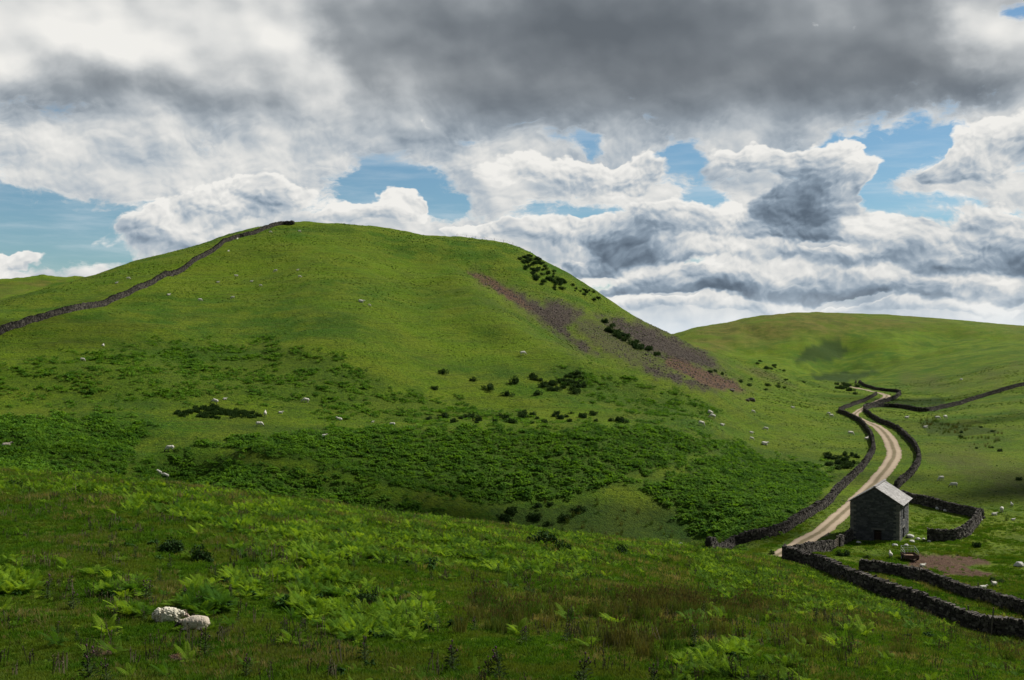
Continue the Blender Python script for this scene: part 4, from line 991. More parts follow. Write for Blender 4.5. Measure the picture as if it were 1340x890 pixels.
# --- withered stalks among the grass
def stalk_mesh(i):
    r = np.random.default_rng(800+i); V, Fc = [], []
    for k in range(4):
        x, y = r.normal(0, .12, 2); h = r.uniform(.3, .7); lx, ly = r.normal(0, .06, 2); v, f = tubes([((x, y, 0), (x+lx, y+ly, h))], .011, 3); n0 = len(V); V += list(map(tuple, v)); Fc += [tuple(j+n0 for j in q) for q in f]
        for m in range(5):
            z = h*r.uniform(.45, 1.05); a = r.uniform(0, 6.28); t = (x+lx*z/h+math.cos(a)*.05, y+ly*z/h+math.sin(a)*.05, z+.03); n0 = len(V); V += [(x+lx*z/h, y+ly*z/h, z-.03), t, (x+lx*z/h, y+ly*z/h, z+.04)]; Fc.append((n0, n0+1, n0+2))
    return raw_mesh('stalk', V, Fc, STALK)
Sx = sample(9000, -40, 1380, 30, 122, .8); nz = fbm(Sx[0]/6, Sx[1]/6, 3, 47); k = rng.uniform(size=len(nz)) < .55*sstep(nz, -.1, .3)*(~((Sx[3] > 1051) & (Sx[1] > 100)))
scatter('withered_stalks', pick(Sx, k), [stalk_mesh(i) for i in range(4)], rng.uniform(.6, 1.25, k.sum()), 'thin withered weed stalks scattered through the grass of the near slope', 'dead stalks', .08)

# --- grass of the near slope
tufts = [tuft_mesh('grass_tuft', 300+i, GRASS, 30, .24, .27, .017, .7) for i in range(4)] + [tuft_mesh('grass_tuft', 310+i, DRY, 24, .26, .38, .010, .45) for i in range(2)]
Sx = sample(120000, -50, 1390, 26.5, 128, .15)
nz = fbm(Sx[0]/7, Sx[1]/7, 3, 51); bare = np.maximum(zone(Sx[3], Sx[4], 'dirt_near', 3, 5), zone(Sx[3], Sx[4], 'dirt_near2', 3, 5))
dryp = np.clip(.0 + nz*.7 + .35*zone(Sx[3], Sx[4], 'rush_bed', 20, 10), .02, .9)
idx = np.where(rng.uniform(size=len(nz)) < dryp, 4+rng.integers(0, 2, len(nz)), rng.integers(0, 4, len(nz)))
k = (rng.uniform(size=len(nz)) > bare*.93) & (~((Sx[3] > 1051) & (Sx[1] > 132)))
sc = (np.clip(.75 + nz*.5 + rng.normal(0, .18, len(nz)), .35, 1.6)*np.clip(Sx[1]/60, .8, 1.5))
s3 = np.column_stack([sc*1.15, sc*1.15, sc])
scatter('rough_grass', pick(Sx, k), tufts, s3[k], 'rough green and tawny grass on the near slope', 'grass', .12, idx[k])

# --- rushes
rush = [rush_mesh('rush_tuft', 400+i) for i in range(4)]
Sx = sample(30000, -40, 1380, 30, 128); a = zone(Sx[3], Sx[4], 'rush_bed', 12, 26, 90); nz = fbm(Sx[0]/5, Sx[1]/5, 3, 61)
front = (Sx[4] > 770 + 40*nz) & (Sx[3] > 860) & (Sx[4] < 892)
k = (rng.uniform(size=len(a)) < a*sstep(nz, -.22, .22)*.7 + .018*sstep(nz, -.1, .4) + front*.16*sstep(nz, -.1, .3))
scatter('rush_bed', pick(Sx, k), rush, np.clip(np.where(a[k] > .2, .9, .55)+nz[k]*.5+rng.normal(0, .12, k.sum()), .35, 1.4), 'dark brown and green rushes in the middle of the near slope', 'rushes', .1)
Sx = sample(30000, 150, 1400, 115, 480); q = zone(Sx[3], Sx[4], 'rush_right', 8, 8, 70)*.30*sstep(fbm(Sx[0]/6, Sx[1]/6, 3, 62), .0, .2)
q = np.maximum(q, .6*zone(Sx[3], Sx[4], 'rush_wet', 4, 6)*(Sx[1] > 250)*sstep(fbm(Sx[0]/8, Sx[1]/8, 3, 64), -.02, .15)); q = np.maximum(q, .3*lookup(m_rush_shade, Sx[0], Sx[1])*(Sx[1] < 200))
k = (rng.uniform(size=len(q)) < q) & off_track(Sx[0], Sx[1]) & off_barn(Sx[0], Sx[1])
scatter('rush_patches', pick(Sx, k), rush, rng.uniform(.7, 1.35, k.sum()), 'dark rush patches on the dale floor, in the hollow and on the hill bench', 'rushes', .1)

S2 = sample(60000, 215, 360, 190, 250); k = rng.uniform(size=len(S2[0])) < zone(S2[3], S2[4], 'rush_far', 2.5, 4, 0, 16)*.22*sstep(fbm(S2[0]/2.5, S2[1]/2.5, 3, 77), -.12, .12)
scatter('rush_clump', pick(S2, k), [tuft_mesh('dark_rush', 440+i, GORSE, 50, .34, .62, .026, .35) for i in range(3)], rng.uniform(.6, 1.25, k.sum()), 'ragged dark rush clump on the grassy bench of the big hill', 'rushes', .12)

# --- dark tufts and pale tussocks all over the fells
tus = [tuft_mesh('tussock', 500+i, GORSE, 30, .22, .34, .028, .6) for i in range(3)] + [tuft_mesh('tussock', 505+i, GRASS, 40, .5, .24, .024, .9) for i in range(3)]
Sx = sample(120000, -60, 1400, 128, 640, .9); nz = fbm(Sx[0]/26, Sx[1]/26, 4, 71); mk = lookup(m_brk, Sx[0], Sx[1])
p = sstep(nz, -.25, .4)*np.where(Sx[1] < 330, .5, .75)*(1-.8*(mk > .6))
k = (rng.uniform(size=len(p)) < p) & off_track(Sx[0], Sx[1]) & off_barn(Sx[0], Sx[1])
idx = np.where(rng.uniform(size=k.sum()) < .42, rng.integers(0, 3, k.sum()), 3+rng.integers(0, 3, k.sum()))
sz = rng.uniform(.3, .85, k.sum())*np.clip(Sx[1][k]/300, .7, 1.35)
scatter('fell_tussocks', pick(Sx, k), tus, sz, 'small dark tufts and green tussocks dotted over the hillsides', 'tussocks', .2, idx)

# --- verge grass round barn, walls and track
Sx = sample(60000, 900, 1400, 118, 200, .6); k = off_track(Sx[0], Sx[1]) & off_barn(Sx[0], Sx[1]) & (rng.uniform(size=len(Sx[0])) > .96*zone(Sx[3], Sx[4], 'mud', 2, 4)) & (Sx[3]*0+Sx[4] < 830)
nz = fbm(Sx[0]/5, Sx[1]/5, 3, 81); k &= rng.uniform(size=len(nz)) < (.35 + .9*nz)*(1-sstep(Sx[1]+nz*40, 150, 195))
scatter('verge_grass', pick(Sx, k), tufts[:4], np.clip(.9+nz[k]*.8, .4, 1.6)*1.1, 'longer green grass beside the track, the walls and the barn', 'grass', .12)

# --- loose scree stones
def small_rock(i):
    me = boulder_mesh(50+i, SCREE, flat=.55); return me
rk = [small_rock(i) for i in range(3)]
Sx = sample(90000, 600, 1000, 230, 640); sc_ = lookup(m_scree, Sx[0], Sx[1]); er = lookup(m_earth, Sx[0], Sx[1])
k = rng.uniform(size=len(sc_)) < sc_**2*.85 + er*.35
scatter('scree', pick(Sx, k), rk, rng.gamma(3, .055, k.sum())+.06, 'grey brown scree stones spilling down the right flank of the big hill', 'scree', .4)

# ------------------------------------------------------------------ gorse and dark bushes
def bush_mesh(name, seed, n=800, mat=GORSE, leaf=.13):
    r = np.random.default_rng(seed); V, Fc = [], []
    lobes = [(r.normal(0, .45), r.normal(0, .4), r.uniform(.12, .5), r.uniform(.30, .5)) for _ in range(7)]
    for i in range(n):
        lx, ly, lz, lr = lobes[r.integers(6)]; d = unit(r.normal(size=3)); c = np.array((lx, ly, lz)) + d*lr*r.uniform(.55, 1.12)*np.array((1, 1, 1.25)); c[2] = c[2] if c[2] > 0 else r.uniform(0, .3)
        u = unit(r.normal(size=3)); w = unit(np.cross(u, r.normal(size=3))); s_ = leaf*r.uniform(.5, 1.2); n0 = len(V)
        V += [c-u*s_*.6, c+w*s_*.45, c+u*s_, c-w*s_*.45]; Fc.append((n0, n0+1, n0+2, n0+3))
    return raw_mesh(name, V, Fc, mat)
bushes = [bush_mesh('foliage', 600+i) for i in range(4)]
def stems_mesh():
    V, Fc = tubes([((0, 0, -.2), (.25, .1, .5)), ((0, 0, -.2), (-.3, .05, .45)), ((0, 0, -.2), (.02, -.2, .55))], .05, 5); return raw_mesh('stem', V, Fc, STEM)
BST = stems_mesh()
def bush(px, py, size, label, group, i=None, sx=1.0, name='gorse_bush'):
    p = hit(px, py) if not isinstance(px, Vector) else px
    e = empty(name, p, random.uniform(0, 6)); e.scale = (size*sx, size, size*random.uniform(.8, 1.1)); tag(e, label, 'bush', group)
    for me, nm in ((bushes[random.randrange(4) if i is None else i], 'foliage'), (BST, 'stem')):
        o = bpy.data.objects.new(nm, me); COL.objects.link(o); o.parent = e
    return e
random.seed(21)
def bushes_in(poly, n, s0, s1, label, group, noise=.0):
    xs = [q[0] for q in poly]; ys = [q[1] for q in poly]; k = 0; t = 0
    while k < n and t < 5000:
        t += 1; x, y = random.uniform(min(xs), max(xs)), random.uniform(min(ys), max(ys))
        if sdist(np.array([x]), np.array([y]), poly)[0] > 0: bush(x, y, random.uniform(s0, s1), label, group); k += 1
bushes_in([(678, 333), (697, 334), (742, 369), (737, 383), (716, 379), (690, 360)], 72, .9, 1.7, 'dark shrub in the dense shrub patch just under the right shoulder of the hill top', 'shrubs of the patch under the hill shoulder')
bushes_in([(774, 414), (800, 424), (836, 450), (860, 464), (856, 469), (825, 455), (795, 434)], 26, 1.1, 2.2, 'dark shrub in the thin line between the two scree slopes', 'shrubs lining the scree')
bushes_in([(690, 492), (720, 494), (770, 505), (755, 520), (700, 506)], 24, .7, 1.3, 'dark gorse bush in the scattered patch on the lower right of the big hill', 'gorse patch on the lower hill')
bushes_in([(735, 488), (760, 490), (775, 510), (750, 508)], 14, .7, 1.3, 'dark gorse bush in the small thicket right of the gorse patch', 'gorse thicket on the lower hill')
bushes_in([(560, 546), (640, 544), (780, 540), (835, 551), (830, 554), (560, 555)], 40, .6, 1.3, 'dark gorse bush in the row above the bracken slope, along the hill bench', 'gorse row on the bench')
bushes_in([(880, 474), (1000, 500), (1060, 494), (1080, 500), (1000, 512), (920, 485)], 16, .8, 1.6, 'small dark bush on the spur beyond the reddish landslip', 'bushes on the spur')
bushes_in([(1090, 503), (1125, 506), (1128, 516), (1106, 518)], 14, 1.2, 2.2, 'dark bush by the farthest bend of the track', 'bushes by the far track bend')
bushes_in([(975, 465), (1010, 476), (1035, 488), (1000, 486)], 14, 1.0, 2.2, 'dark bush on the skyline slope below the far hill', 'bushes on the skyline slope')
bushes_in([(1080, 595), (1122, 596), (1118, 612), (1095, 618), (1083, 612)], 26, .7, 1.25, 'dark bush in the thicket against the left track wall', 'thicket by the left track wall')
bushes_in([(722, 366), (770, 378), (800, 398), (770, 392)], 12, .7, 1.5, 'dark shrub dotted on the steep right edge of the hill', 'shrubs on the right edge of the hill')
bushes_in([(640, 660), (760, 655), (830, 665), (760, 690), (660, 690)], 10, .7, 1.4, 'brownish bush in the shaded hollow below the bracken slope', 'bushes in the shaded hollow')
bushes_in([(1230, 545), (1340, 570), (1340, 640), (1260, 590)], 8, .4, .9, 'dark tuft like bush in the right hand pasture', 'bushes of the right hand pasture')
for b in [(579, 489, 1.3, 'small gorse bush left of two others on the lower hill'), (570, 510, 1.2, 'lowest of the isolated gorse bushes on the lower hill'), (641, 510, 1.7, 'rounded gorse bush left of the gorse patch'), (672, 502, 1.7, 'widest isolated gorse bush beside the gorse patch'),
          (665, 518, 1.5, 'low gorse bush below the widest isolated one'), (620, 499, 1.0, 'small gorse bush on the open grass above the bench'), (705, 517, 1.2, 'single gorse bush just under the gorse patch')]:
    bush(*b[:3], b[3], 'isolated gorse bushes on the lower hill')
for b in [(222, 722, 1.0, 'very dark round bush in the near slope, left of its taller neighbour'), (262, 735, .85, 'dark upright bush right of the very dark round one'), (706, 712, 1.3, 'wide dark gorse clump on the crest of the near slope'),
          (734, 721, .8, 'small dark bush right of the wide gorse clump on the crest'), (813, 726, .9, 'dark pointed bush alone on the crest of the near slope'), (1010, 726, .6, 'low dark bush at the near end of the track'), (18, 640, .8, 'dark bush on the crest of the near slope at the left edge'),
          (475, 790, .7, 'dark bush in the bright bracken of the foreground'), (1098, 727, .7, 'round green bush in the grass left of the barn front, the left one'), (1109, 727, .75, 'round green bush in the grass left of the barn front, the right one'),
          (1134, 731, .5, 'smallest round bush in the grass below the barn gable'), (1299, 762, .7, 'dark bush beside the resting sheep beyond the second wall'), (1312, 764, .65, 'dark bush right of the resting sheep beyond the second wall'), (1280, 716, .8, 'dark bush at the right end of the mud patch')]:
    bush(*b[:3], b[3], 'single dark bushes')

# ------------------------------------------------------------------ thistles of the near slope
def thistle_parts(seed):
    r = np.random.default_rng(seed); H = 1.0; segs = [((0, 0, -.1), (.02, .01, .35)), ((.02, .01, .35), (.0, .03, .7)), ((0, .03, .7), (.01, .02, H))]; heads = [(.01, .02, H)]
    for k in range(4):
        z = r.uniform(.5, .82); a = r.uniform(0, 6.28); t = (math.cos(a)*.17, math.sin(a)*.17, z+r.uniform(.12, .22)); segs.append(((.0, .02, z), t)); heads.append(t)
    V, Fc = tubes(segs, .014, 5); st = raw_mesh('stem', V, Fc, STEM)
    V, Fc = [], []
    for k in range(44):
        z = .03 + .85*(k/44)**.9; a = k*2.4+r.normal(0, .3); L = (.34*(1-z)+.10)*r.uniform(.7, 1.15); d = np.array((math.cos(a), math.sin(a), r.uniform(.1, .7))); s_ = np.array((-math.sin(a), math.cos(a), 0)); b = np.array((0, .02, z)); n0 = len(V)
        w = L*.20; V += [b-s_*.01, b+d*L*.3+s_*w, b+d*L*.35, b+d*L*.3-s_*w, b+d*L*.6+s_*w*.9+(0, 0, .03), b+d*L*.62-(0, 0, .01), b+d*L*.6-s_*w*.9+(0, 0, .03), b+d*L-(0, 0, .04)]
        Fc += [(n0, n0+1, n0+2), (n0, n0+2, n0+3), (n0+2, n0+4, n0+5), (n0+2, n0+5, n0+6), (n0+5, n0+4, n0+7), (n0+5, n0+7, n0+6)]
    lf = raw_mesh('leaves', V, Fc, THISTLE)
    hm = []
    for h in heads:
        bm = bmesh.new(); bmesh.ops.create_icosphere(bm, subdivisions=1, radius=.035); bmesh.ops.scale(bm, vec=(1, 1, 1.3), verts=bm.verts); bmesh.ops.translate(bm, vec=(h[0], h[1], h[2]+.03), verts=bm.verts)
        me = bpy.data.meshes.new('flower_head'); bm.to_mesh(me); bm.free(); me.materials.append(PURPLE); hm.append(me)
    return st, lf, hm
TH = [thistle_parts(700+i) for i in range(3)]
random.seed(5)
def thistle(px, py, h, label=None, i=None):
    h *= .9
    p = hit(px, py); e = empty('thistle', p, random.uniform(0, 6)); e.scale = (h*.95, h*.95, h)
    e.rotation_euler[0] = random.uniform(-.1, .1); e.rotation_euler[1] = random.uniform(-.1, .1)
    tag(e, label or 'dark spiky thistle stalk standing in the rough grass of the near slope', 'thistle', 'thistles of the near slope' if label is None else 'tall thistles along the bottom of the photo')
    st, lf, hm = TH[random.randrange(3) if i is None else i]
    for me in [st, lf] + (hm if p.y < 50 else hm[:1]):
        o = bpy.data.objects.new(me.name.split('.')[0], me); COL.objects.link(o); o.parent = e
for b in [(117, 893, 1.15, 'tall thistle at the bottom edge, nearest the bare earth patches'), (140, 896, .8, 'short thistle right of the tall one at the bottom edge'), (268, 862, 1.05, 'dark thick thistle standing just below the front sheep'),
          (322, 888, .75, 'bushy pale thistle at the bottom, right of the sheep'), (76, 832, .55, 'small thistle left of the bare earth patches'), (592, 880, 1.1, 'slim tall thistle at the bottom centre'), (655, 893, 1.15, 'leafy branching thistle at the bottom centre'),
          (640, 893, .8, 'smaller thistle beside the leafy branching one'), (763, 900, 1.1, 'dark thistle cut by the bottom edge, right of centre'), (856, 905, .9, 'rightmost thistle at the bottom edge'), (478, 868, .95, 'broad grey green thistle below the bright bracken'),
          (62, 785, 1.15, 'tall thistle at the left edge beside bright ferns'), (96, 800, 1.0, 'thistle pair stalk left of the ferns near the sheep'), (190, 788, 1.0, 'tall dark thistle just behind the sheep')]:
    thistle(*b)
n = 0
while n < 95:
    x = random.uniform(0, 1320); y = random.uniform(640, 850)
    p = hit(x, y)
    if p.y > 112 or p.y < 30 or (x > 1040 and y < 800): continue
    if float(fbm(np.array([p.x/9]), np.array([p.y/9]), 3, 91)[0]) < -.02: continue
    thistle(x, y, random.uniform(.35, .85)); n += 1

# ------------------------------------------------------------------ sheep
def fleece_mat(name, c1, c2):
    m, g = material(name)
    tc = g.o(g.node('ShaderNodeTexCoord'), 'Object'); n = g.noise(tc, 9, 5, .65); v = g.node('ShaderNodeTexVoronoi', {'Vector': tc, 'Scale': 22})
    bsdf_out(g, g.mix(n, c1, c2), .95, bump(g, S(g, v.outputs[0])*.6+n, .8, .03), .05); return m
FLEECE = fleece_mat('fleece', (.50, .47, .40), (.72, .70, .63)); FLEECE2 = fleece_mat('weathered_fleece', (.44, .37, .29), (.62, .55, .45)); FLEECE3 = fleece_mat('cream_fleece', (.50, .46, .34), (.74, .71, .60))
DARKF = plain_mat('dark_face', (.055, .045, .042)); PALEF = plain_mat('pale_face', (.50, .44, .38)); PINKF = plain_mat('pinkish_face', (.42, .32, .27)); HORN = plain_mat('horn', (.22, .18, .13)); EYE = plain_mat('eye', (.01, .01, .01), .2)
def sheep_mesh(name, pose, voxel, fleece, face, wool=.02, seed=0):
    """one continuous body: union of ellipsoids, remeshed; second material slot for face and legs"""
    bm = bmesh.new()
    def ell(c, r_, rot=(0, 0, 0)):
        M = Matrix.Translation(c) @ (Matrix.Rotation(rot[2], 4, 'Z') @ Matrix.Rotation(rot[1], 4, 'Y') @ Matrix.Rotation(rot[0], 4, 'X')) @ Matrix.Diagonal((*r_, 1))
        bmesh.ops.create_icosphere(bm, subdivisions=3, radius=1, matrix=M)
    def limb(a, b, r0, r1):
        a, b = Vector(a), Vector(b)
        for k in range(9): t = k/8; p = a.lerp(b, t); rr = r0+(r1-r0)*t; ell(p, (rr, rr, rr*1.2))
    if pose == 'graze':
        ell((0, 0, .60), (.46, .235, .25)); ell((-.28, 0, .60), (.25, .24, .25)); ell((.28, 0, .62), (.24, .21, .23))
        limb((.42, 0, .62), (.66, 0, .34), .16, .095); hc = Vector((.78, 0, .16)); hd = Vector((.45, 0, -.85)).normalized()
        legs = [((.30, s_*.13, .45), (.29+.05*s_, s_*.13, .27), (.30+.06*s_, s_*.13, .03)) for s_ in (-1, 1)] + [((-.33, s_*.14, .48), (-.30-.03*s_, s_*.14, .30), (-.40-.05*s_, s_*.13, .20), (-.36-.05*s_, s_*.13, .03)) for s_ in (-1, 1)]
    elif pose == 'stand':
        ell((0, 0, .60), (.46, .235, .25)); ell((-.28, 0, .60), (.25, .24, .25)); ell((.28, 0, .62), (.24, .21, .24))
        limb((.40, 0, .68), (.58, 0, .88), .16, .10); hc = Vector((.70, 0, .93)); hd = Vector((.9, 0, -.35)).normalized()
        legs = [((.30, s_*.13, .45), (.30, s_*.13, .26), (.30, s_*.13, .03)) for s_ in (-1, 1)] + [((-.33, s_*.14, .48), (-.29, s_*.14, .30), (-.38, s_*.13, .20), (-.35, s_*.13, .03)) for s_ in (-1, 1)]
    elif pose == 'lie':
        ell((0, 0, .27), (.47, .27, .27)); ell((-.24, 0, .26), (.28, .29, .26)); ell((.25, 0, .29), (.24, .23, .25))
        limb((.38, 0, .38), (.54, 0, .52), .15, .10); hc = Vector((.66, .02, .54)); hd = Vector((.9, .1, -.45)).normalized()
        legs = [((.30, s_*.16, .12), (.50, s_*.16, .06), (.36, s_*.20, .03)) for s_ in (-1, 1)] + [((-.30, s_*.22, .14), (-.05, s_*.30, .08), (-.25, s_*.33, .03)) for s_ in (-1, 1)]
    else:                                     # 'rest': lying with the head lowered to the ground ahead
        ell((0, 0, .27), (.48, .29, .30)); ell((-.24, 0, .26), (.30, .30, .27)); ell((.24, 0, .27), (.26, .25, .26))
        limb((.38, .02, .32), (.57, .04, .34), .15, .10); hc = Vector((.66, .06, .31)); hd = Vector((.85, .15, -.55)).normalized()
        legs = [((.30, s_*.16, .12), (.52, s_*.17, .06), (.38, s_*.22, .03)) for s_ in (-1, 1)] + [((-.30, s_*.22, .14), (-.05, s_*.31, .08), (-.25, s_*.34, .03)) for s_ in (-1, 1)]
    for lg in legs:
        rr = [.065, .042, .034, .030][:len(lg)]
        for a, b, r0, r1 in zip(lg[:-1], lg[1:], rr[:-1], rr[1:]): limb(a, b, r0, r1)
        ell(Vector(lg[-1])+Vector((.015, 0, -.005)), (.045, .032, .03))
    pitch = math.asin(-hd.z)
    ell(hc, (.115, .078, .088), (0, pitch, 0)); ell(hc+hd*.12, (.085, .052, .055), (0, pitch, 0)); ell(hc+hd*.19, (.042, .040, .038), (0, pitch, 0))
    up = Vector((0, 1, 0)).cross(hd)*-1
    if up.z < 0: up = -up
    for s_ in (-1, 1): ell(hc - hd*.04 + Vector((0, s_*.12, 0)) + up*.03, (.030, .072, .020), (s_*-.25, pitch, 0))
    ell((-.50, 0, .55 if pose in ('graze', 'stand') else .24), (.05, .045, .12))
    me = bpy.data.meshes.new(name); bm.to_mesh(me); bm.free()
    o = bpy.data.objects.new('tmp', me); COL.objects.link(o); m = o.modifiers.new('r', 'REMESH'); m.mode = 'VOXEL'; m.voxel_size = voxel; m2 = o.modifiers.new('s', 'SMOOTH'); m2.iterations = 2
    dg = bpy.context.evaluated_depsgraph_get(); out = bpy.data.meshes.new_from_object(o.evaluated_get(dg)); bpy.data.objects.remove(o); out.name = name
    n = len(out.vertices); co = np.empty(n*3); out.vertices.foreach_get('co', co); co = co.reshape(-1, 3); no = np.empty(n*3); out.vertices.foreach_get('normal', no); no = no.reshape(-1, 3)
    hcv, hdv = np.array(hc), np.array(hd); rel = co-hcv
    head = (np.linalg.norm(rel-hdv*.07, axis=1) < .21) & (rel@hdv > -.075)
    low = co[:, 2] < (.36 if pose in ('graze', 'stand') else .085)
    skin = head | low
    w = (fbm(co[:, 0]*16+seed, co[:, 1]*16+co[:, 2]*13, 3, 4) + .7*perlin(co[:, 0]*7+co[:, 1]*3, co[:, 2]*9+seed, 6))*wool
    co = co + no*np.where(skin, 0, w)[:, None]; out.vertices.foreach_set('co', co.ravel())
    out.materials.clear(); out.materials.append(fleece); out.materials.append(face)
    mi = [1 if skin[p.vertices[0]] and skin[p.vertices[2]] else 0 for p in out.polygons]; out.polygons.foreach_set('material_index', mi); out.shade_smooth(); out.update()
    return out, hc, hd, up
SH = {}
for key, (pose, vx_, fl, fc, wl) in {'graze': ('graze', .035, FLEECE, PALEF, .02), 'graze_dark': ('graze', .035, FLEECE, DARKF, .02), 'stand': ('stand', .035, FLEECE, DARKF, .02), 'lie': ('lie', .035, FLEECE, PALEF, .02), 'tan': ('lie', .035, FLEECE2, DARKF, .02),
                                     'near_ewe': ('rest', .016, FLEECE3, PINKF, .045), 'near_lamb': ('rest', .016, FLEECE2, DARKF, .018)}.items():
    SH[key] = sheep_mesh('body', pose, vx_, fl, fc, wl, len(SH))
def detail_meshes(hc, hd, up, horns):
    out = []
    for s_ in (-1, 1):
        bm = bmesh.new(); bmesh.ops.create_icosphere(bm, subdivisions=2, radius=.013, matrix=Matrix.Translation(hc+hd*.05+Vector((0, s_*.062, 0))+up*.035)); me = bpy.data.meshes.new('eye'); bm.to_mesh(me); bm.free(); me.materials.append(EYE); out.append(me)
        if horns:
            segs = []; p = hc - hd*.03 + up*.06 + Vector((0, s_*.05, 0)); pr = p
            V, Fc = [], []
            for k in range(1, 10):
                a = k*.55; q = p + (-hd*(1-math.cos(a))*.07 + up*math.sin(a)*.06) + Vector((0, s_*.012*k, 0)); v, f = tubes([(pr, q)], .020*(1-k/12), 8); n0 = len(V); V += list(map(tuple, v)); Fc += [tuple(i+n0 for i in ff) for ff in f]; pr = q
            out.append(raw_mesh('horn', V, Fc, HORN))
    return out
DET = {k: detail_meshes(v[1], v[2], v[3], k == 'near_ewe') for k, v in SH.items() if k.startswith('near')}
def sheep(px, py, kind, face_px, label, size=1.0, group='sheep on the fell', dz=0.0):
    """face_px: heading as an angle, 0 = facing right in the photo, 90 = facing away"""
    p = hit(px, py); me = SH[kind][0]
    e = empty('sheep', p+Vector((0, 0, dz)), R(face_px)); e.scale = (size,)*3
    gx = (float(Hgt(p.x+.4, p.y))-float(Hgt(p.x-.4, p.y)))/.8; gy = (float(Hgt(p.x, p.y+.4))-float(Hgt(p.x, p.y-.4)))/.8
    e.rotation_euler[1] = -math.atan(gx*math.cos(R(face_px))+gy*math.sin(R(face_px)))
    o = bpy.data.objects.new('body', me); COL.objects.link(o); o.parent = e
    for m in DET.get(kind, []): c = bpy.data.objects.new(m.name.split('.')[0], m); COL.objects.link(c); c.parent = e
    tag(e, label, 'sheep', group); return e
sheep(218, 815, 'near_ewe', 4, 'large cream sheep lying in the bracken at lower left, behind a smaller one', 1.06, 'pair of sheep resting in the foreground')
sheep(257, 825, 'near_lamb', 186, 'smaller greyish sheep with a dark face, lying in front of the large cream one', .92, 'pair of sheep resting in the foreground', .04)
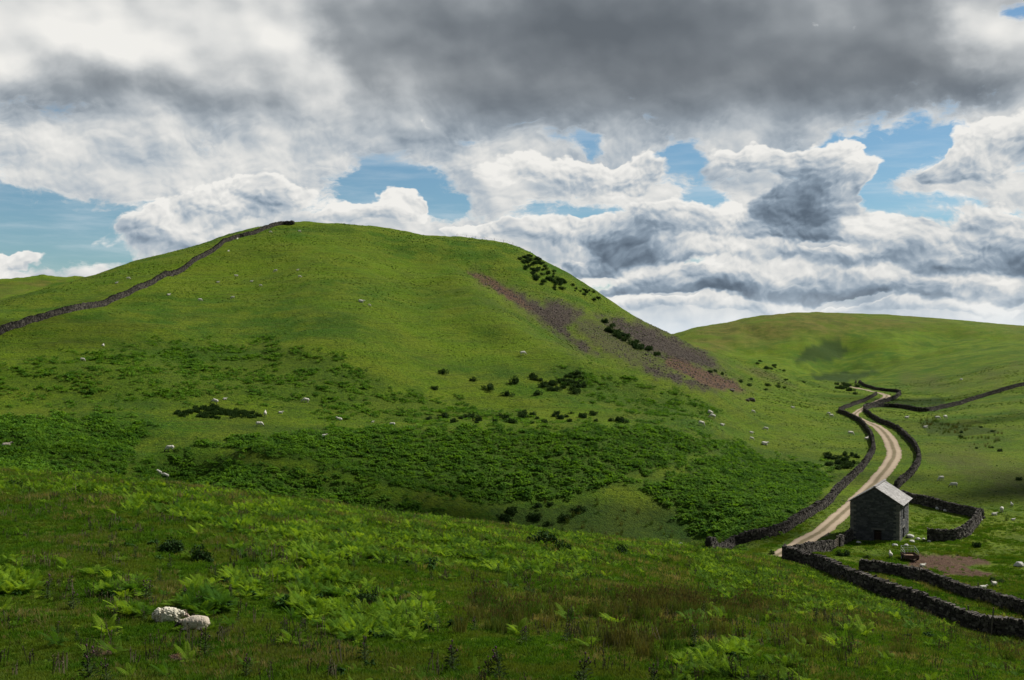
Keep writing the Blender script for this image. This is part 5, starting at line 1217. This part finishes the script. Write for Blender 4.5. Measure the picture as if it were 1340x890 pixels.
SHEEP = [
 (261.6, 394.5, 'graze', 20, 1.05, 'white sheep high on the left of the hill, lowest of the loose upper flock'), (305, 391, 'graze', 200, .95, 'small white sheep right of the lowest sheep of the loose upper flock'),
 (220.6, 386.5, 'lie', 30, .9, 'faint sheep high on the left, nearest the long hill wall'), (135, 453, 'lie', 100, .9, 'small sheep just above the left bracken patches'),
 (107.5, 472.5, 'graze', 10, .8, 'white sheep at the upper left edge of the hillside bracken patches'), (281, 528.5, 'graze_dark', 160, 1.15, 'large white sheep just behind the dark rush clump on the bench'),
 (294, 523, 'lie', 20, .7, 'small white sheep up and right of the one behind the rush clump'), (400, 527, 'graze', 200, 1.15, 'big white sheep on the bench, at the edge of the bracken'),
 (347, 545.5, 'stand', 100, 1.2, 'large sheep at the right end of the dark rush clump, seen from behind'), (367, 541, 'lie', 10, .8, 'lying sheep right of the large one at the rush clump end'),
 (339, 558.5, 'graze_dark', 10, 1.1, 'white sheep on the grass just below the dark rush clump'), (424, 571.5, 'lie', 10, .8, 'small sheep on the grass at the top of the bracken face, below the bench'),
 (444, 550, 'lie', 180, 1.0, 'lying sheep on the grass strip of the bench, midway between rush clump and gorse row'), (8, 585, 'tan', 20, 1.25, 'tan coloured sheep in dark bracken at the left edge'),
 (223, 590.5, 'graze_dark', 190, 1.15, 'white sheep above the gully head, at the top of the lower bracken'), (205.5, 621, 'graze', 20, .9, 'left one of two sheep close together in the lower bracken'),
 (215, 625.5, 'graze', 200, .9, 'right one of two sheep close together in the lower bracken'), (182, 630, 'lie', 60, .75, 'small sheep in bracken near the crest of the near slope'),
 (168, 366, 'graze', 10, 1.0, 'white sheep above the long hill wall, upper of two'), (152.5, 371, 'lie', 10, .9, 'white sheep above the long hill wall, lower of two'),
 (354, 305, 'graze', 10, 1.0, 'tiny sheep under the hill top, beside the wall end'), (391.5, 304, 'graze', 10, 1.0, 'tiny sheep just under the rounded hill top'),
 (309.6, 363, 'stand', 200, 1.05, 'sheep in the middle of the upper hill flock, standing'), (285, 370, 'lie', 10, .9, 'leftmost sheep of the middle row in the upper hill flock'),
 (329, 369, 'lie', 10, .9, 'resting sheep in the upper hill flock, right of the standing one'), (361, 356, 'graze', 170, 1.1, 'greyish sheep in the upper hill flock, left of the top pair'),
 (389.5, 354, 'lie', 10, .8, 'upper sheep of the pair high on the right of the flock'), (392, 363.5, 'graze', 10, .9, 'lower sheep of the pair high on the right of the flock'),
 (341, 375, 'graze', 10, .8, 'tiny sheep below the resting one of the upper hill flock'), (299, 329, 'lie', 70, .8, 'tiny sheep high up close to the long hill wall'), (310.6, 313, 'lie', 70, .9, 'topmost tiny sheep hard against the long hill wall'),
 (472, 395.5, 'lie', 5, 1.4, 'long white resting sheep alone on the middle of the big hill'), (483, 400.5, 'graze', 10, .7, 'tiny sheep just right of the long resting one on the big hill'),
 (684.4, 465, 'graze', 20, 1.3, 'single white sheep on the open hillside left of the scree'), (513.5, 558.5, 'graze', 170, .95, 'white sheep on the bench path above the bracken face'),
 (487, 553, 'lie', 10, .6, 'tiny pale sheep on the bench path, left of a larger one'),
 (928, 543, 'graze', 20, 1.35, 'white sheep on the right flank, topmost of three'), (932, 548, 'graze', 200, 1.35, 'white sheep directly below the topmost of the flank three'), (917, 557, 'graze', 20, 1.2, 'white sheep on the right flank, left of the flank trio'),
 (944.4, 557, 'lie', 20, 1.0, 'greyish sheep on the right flank, right of the flank trio'), (985, 540.5, 'graze', 20, 1.1, 'small sheep midway across the right flank pasture, upper left'), (982.7, 567, 'lie', 10, .9, 'upper of two tiny sheep above the broad pale one'),
 (983, 576, 'graze', 10, .9, 'lower of two tiny sheep above the broad pale one'), (1002, 563.5, 'graze', 170, 1.1, 'small sheep right of the two tiny ones on the flank'), (1000, 582, 'lie', 10, 1.4, 'broad pale sheep at the top of the right hand bracken'),
 (1036.7, 534, 'lie', 10, 1.2, 'pale sheep high in the flank pasture towards the track'), (1084.4, 543.5, 'graze', 120, 1.3, 'left sheep of the pair beside the bend of the left track wall'), (1087.8, 546, 'graze', 20, 1.3, 'right sheep of the pair beside the bend of the left track wall'),
 (1112.6, 570, 'graze', 10, 1.5, 'large white sheep in the pasture left of the track wall'), (1133.8, 577, 'stand', 30, 1.2, 'white sheep tight against the left track wall'),
 (1226.8, 549.5, 'graze', 10, 1.5, 'left sheep of the pair in the dark ground beyond the field wall'), (1237, 548.5, 'graze', 40, 1.6, 'right sheep of the pair in the dark ground by the field wall'),
 (1186.5, 547.5, 'lie', 10, 1.4, 'resting sheep below the field wall near its left end'), (1210.7, 560, 'lie', 10, 1.2, 'pale sheep beside dark rushes in the right pasture'),
 (1231.8, 629, 'graze', 200, 1.1, 'white sheep in the pasture above the sheepfold, left of two'), (1248.6, 638, 'graze_dark', 160, 1.15, 'white sheep in the pasture above the sheepfold, right of two'),
 (1311, 671, 'graze', 60, 1.15, 'largest of the white sheep right of the sheepfold'), (1301, 674.5, 'lie', 10, .85, 'lying sheep left of the largest one right of the sheepfold'), (1324, 663.5, 'stand', 80, .8, 'upper right sheep of the group beyond the sheepfold'),
 (1325.6, 681, 'lie', 10, .6, 'tiny lamb below the group right of the sheepfold'), (1165.4, 731, 'stand', 80, .95, 'sheep standing left of the trailer, seen from behind'), (1207, 742, 'lie', 20, .75, 'small lamb lying on the mud right of the trailer'),
 (1300.6, 769, 'stand', 215, .8, 'white sheep between two dark bushes beyond the second wall'), (1286, 771, 'lie', 10, .8, 'white sheep lying left of the two dark bushes beyond the second wall')]
for px, py, kd, ang, sz, lab in SHEEP: sheep(px, py, kd, ang, lab, sz)
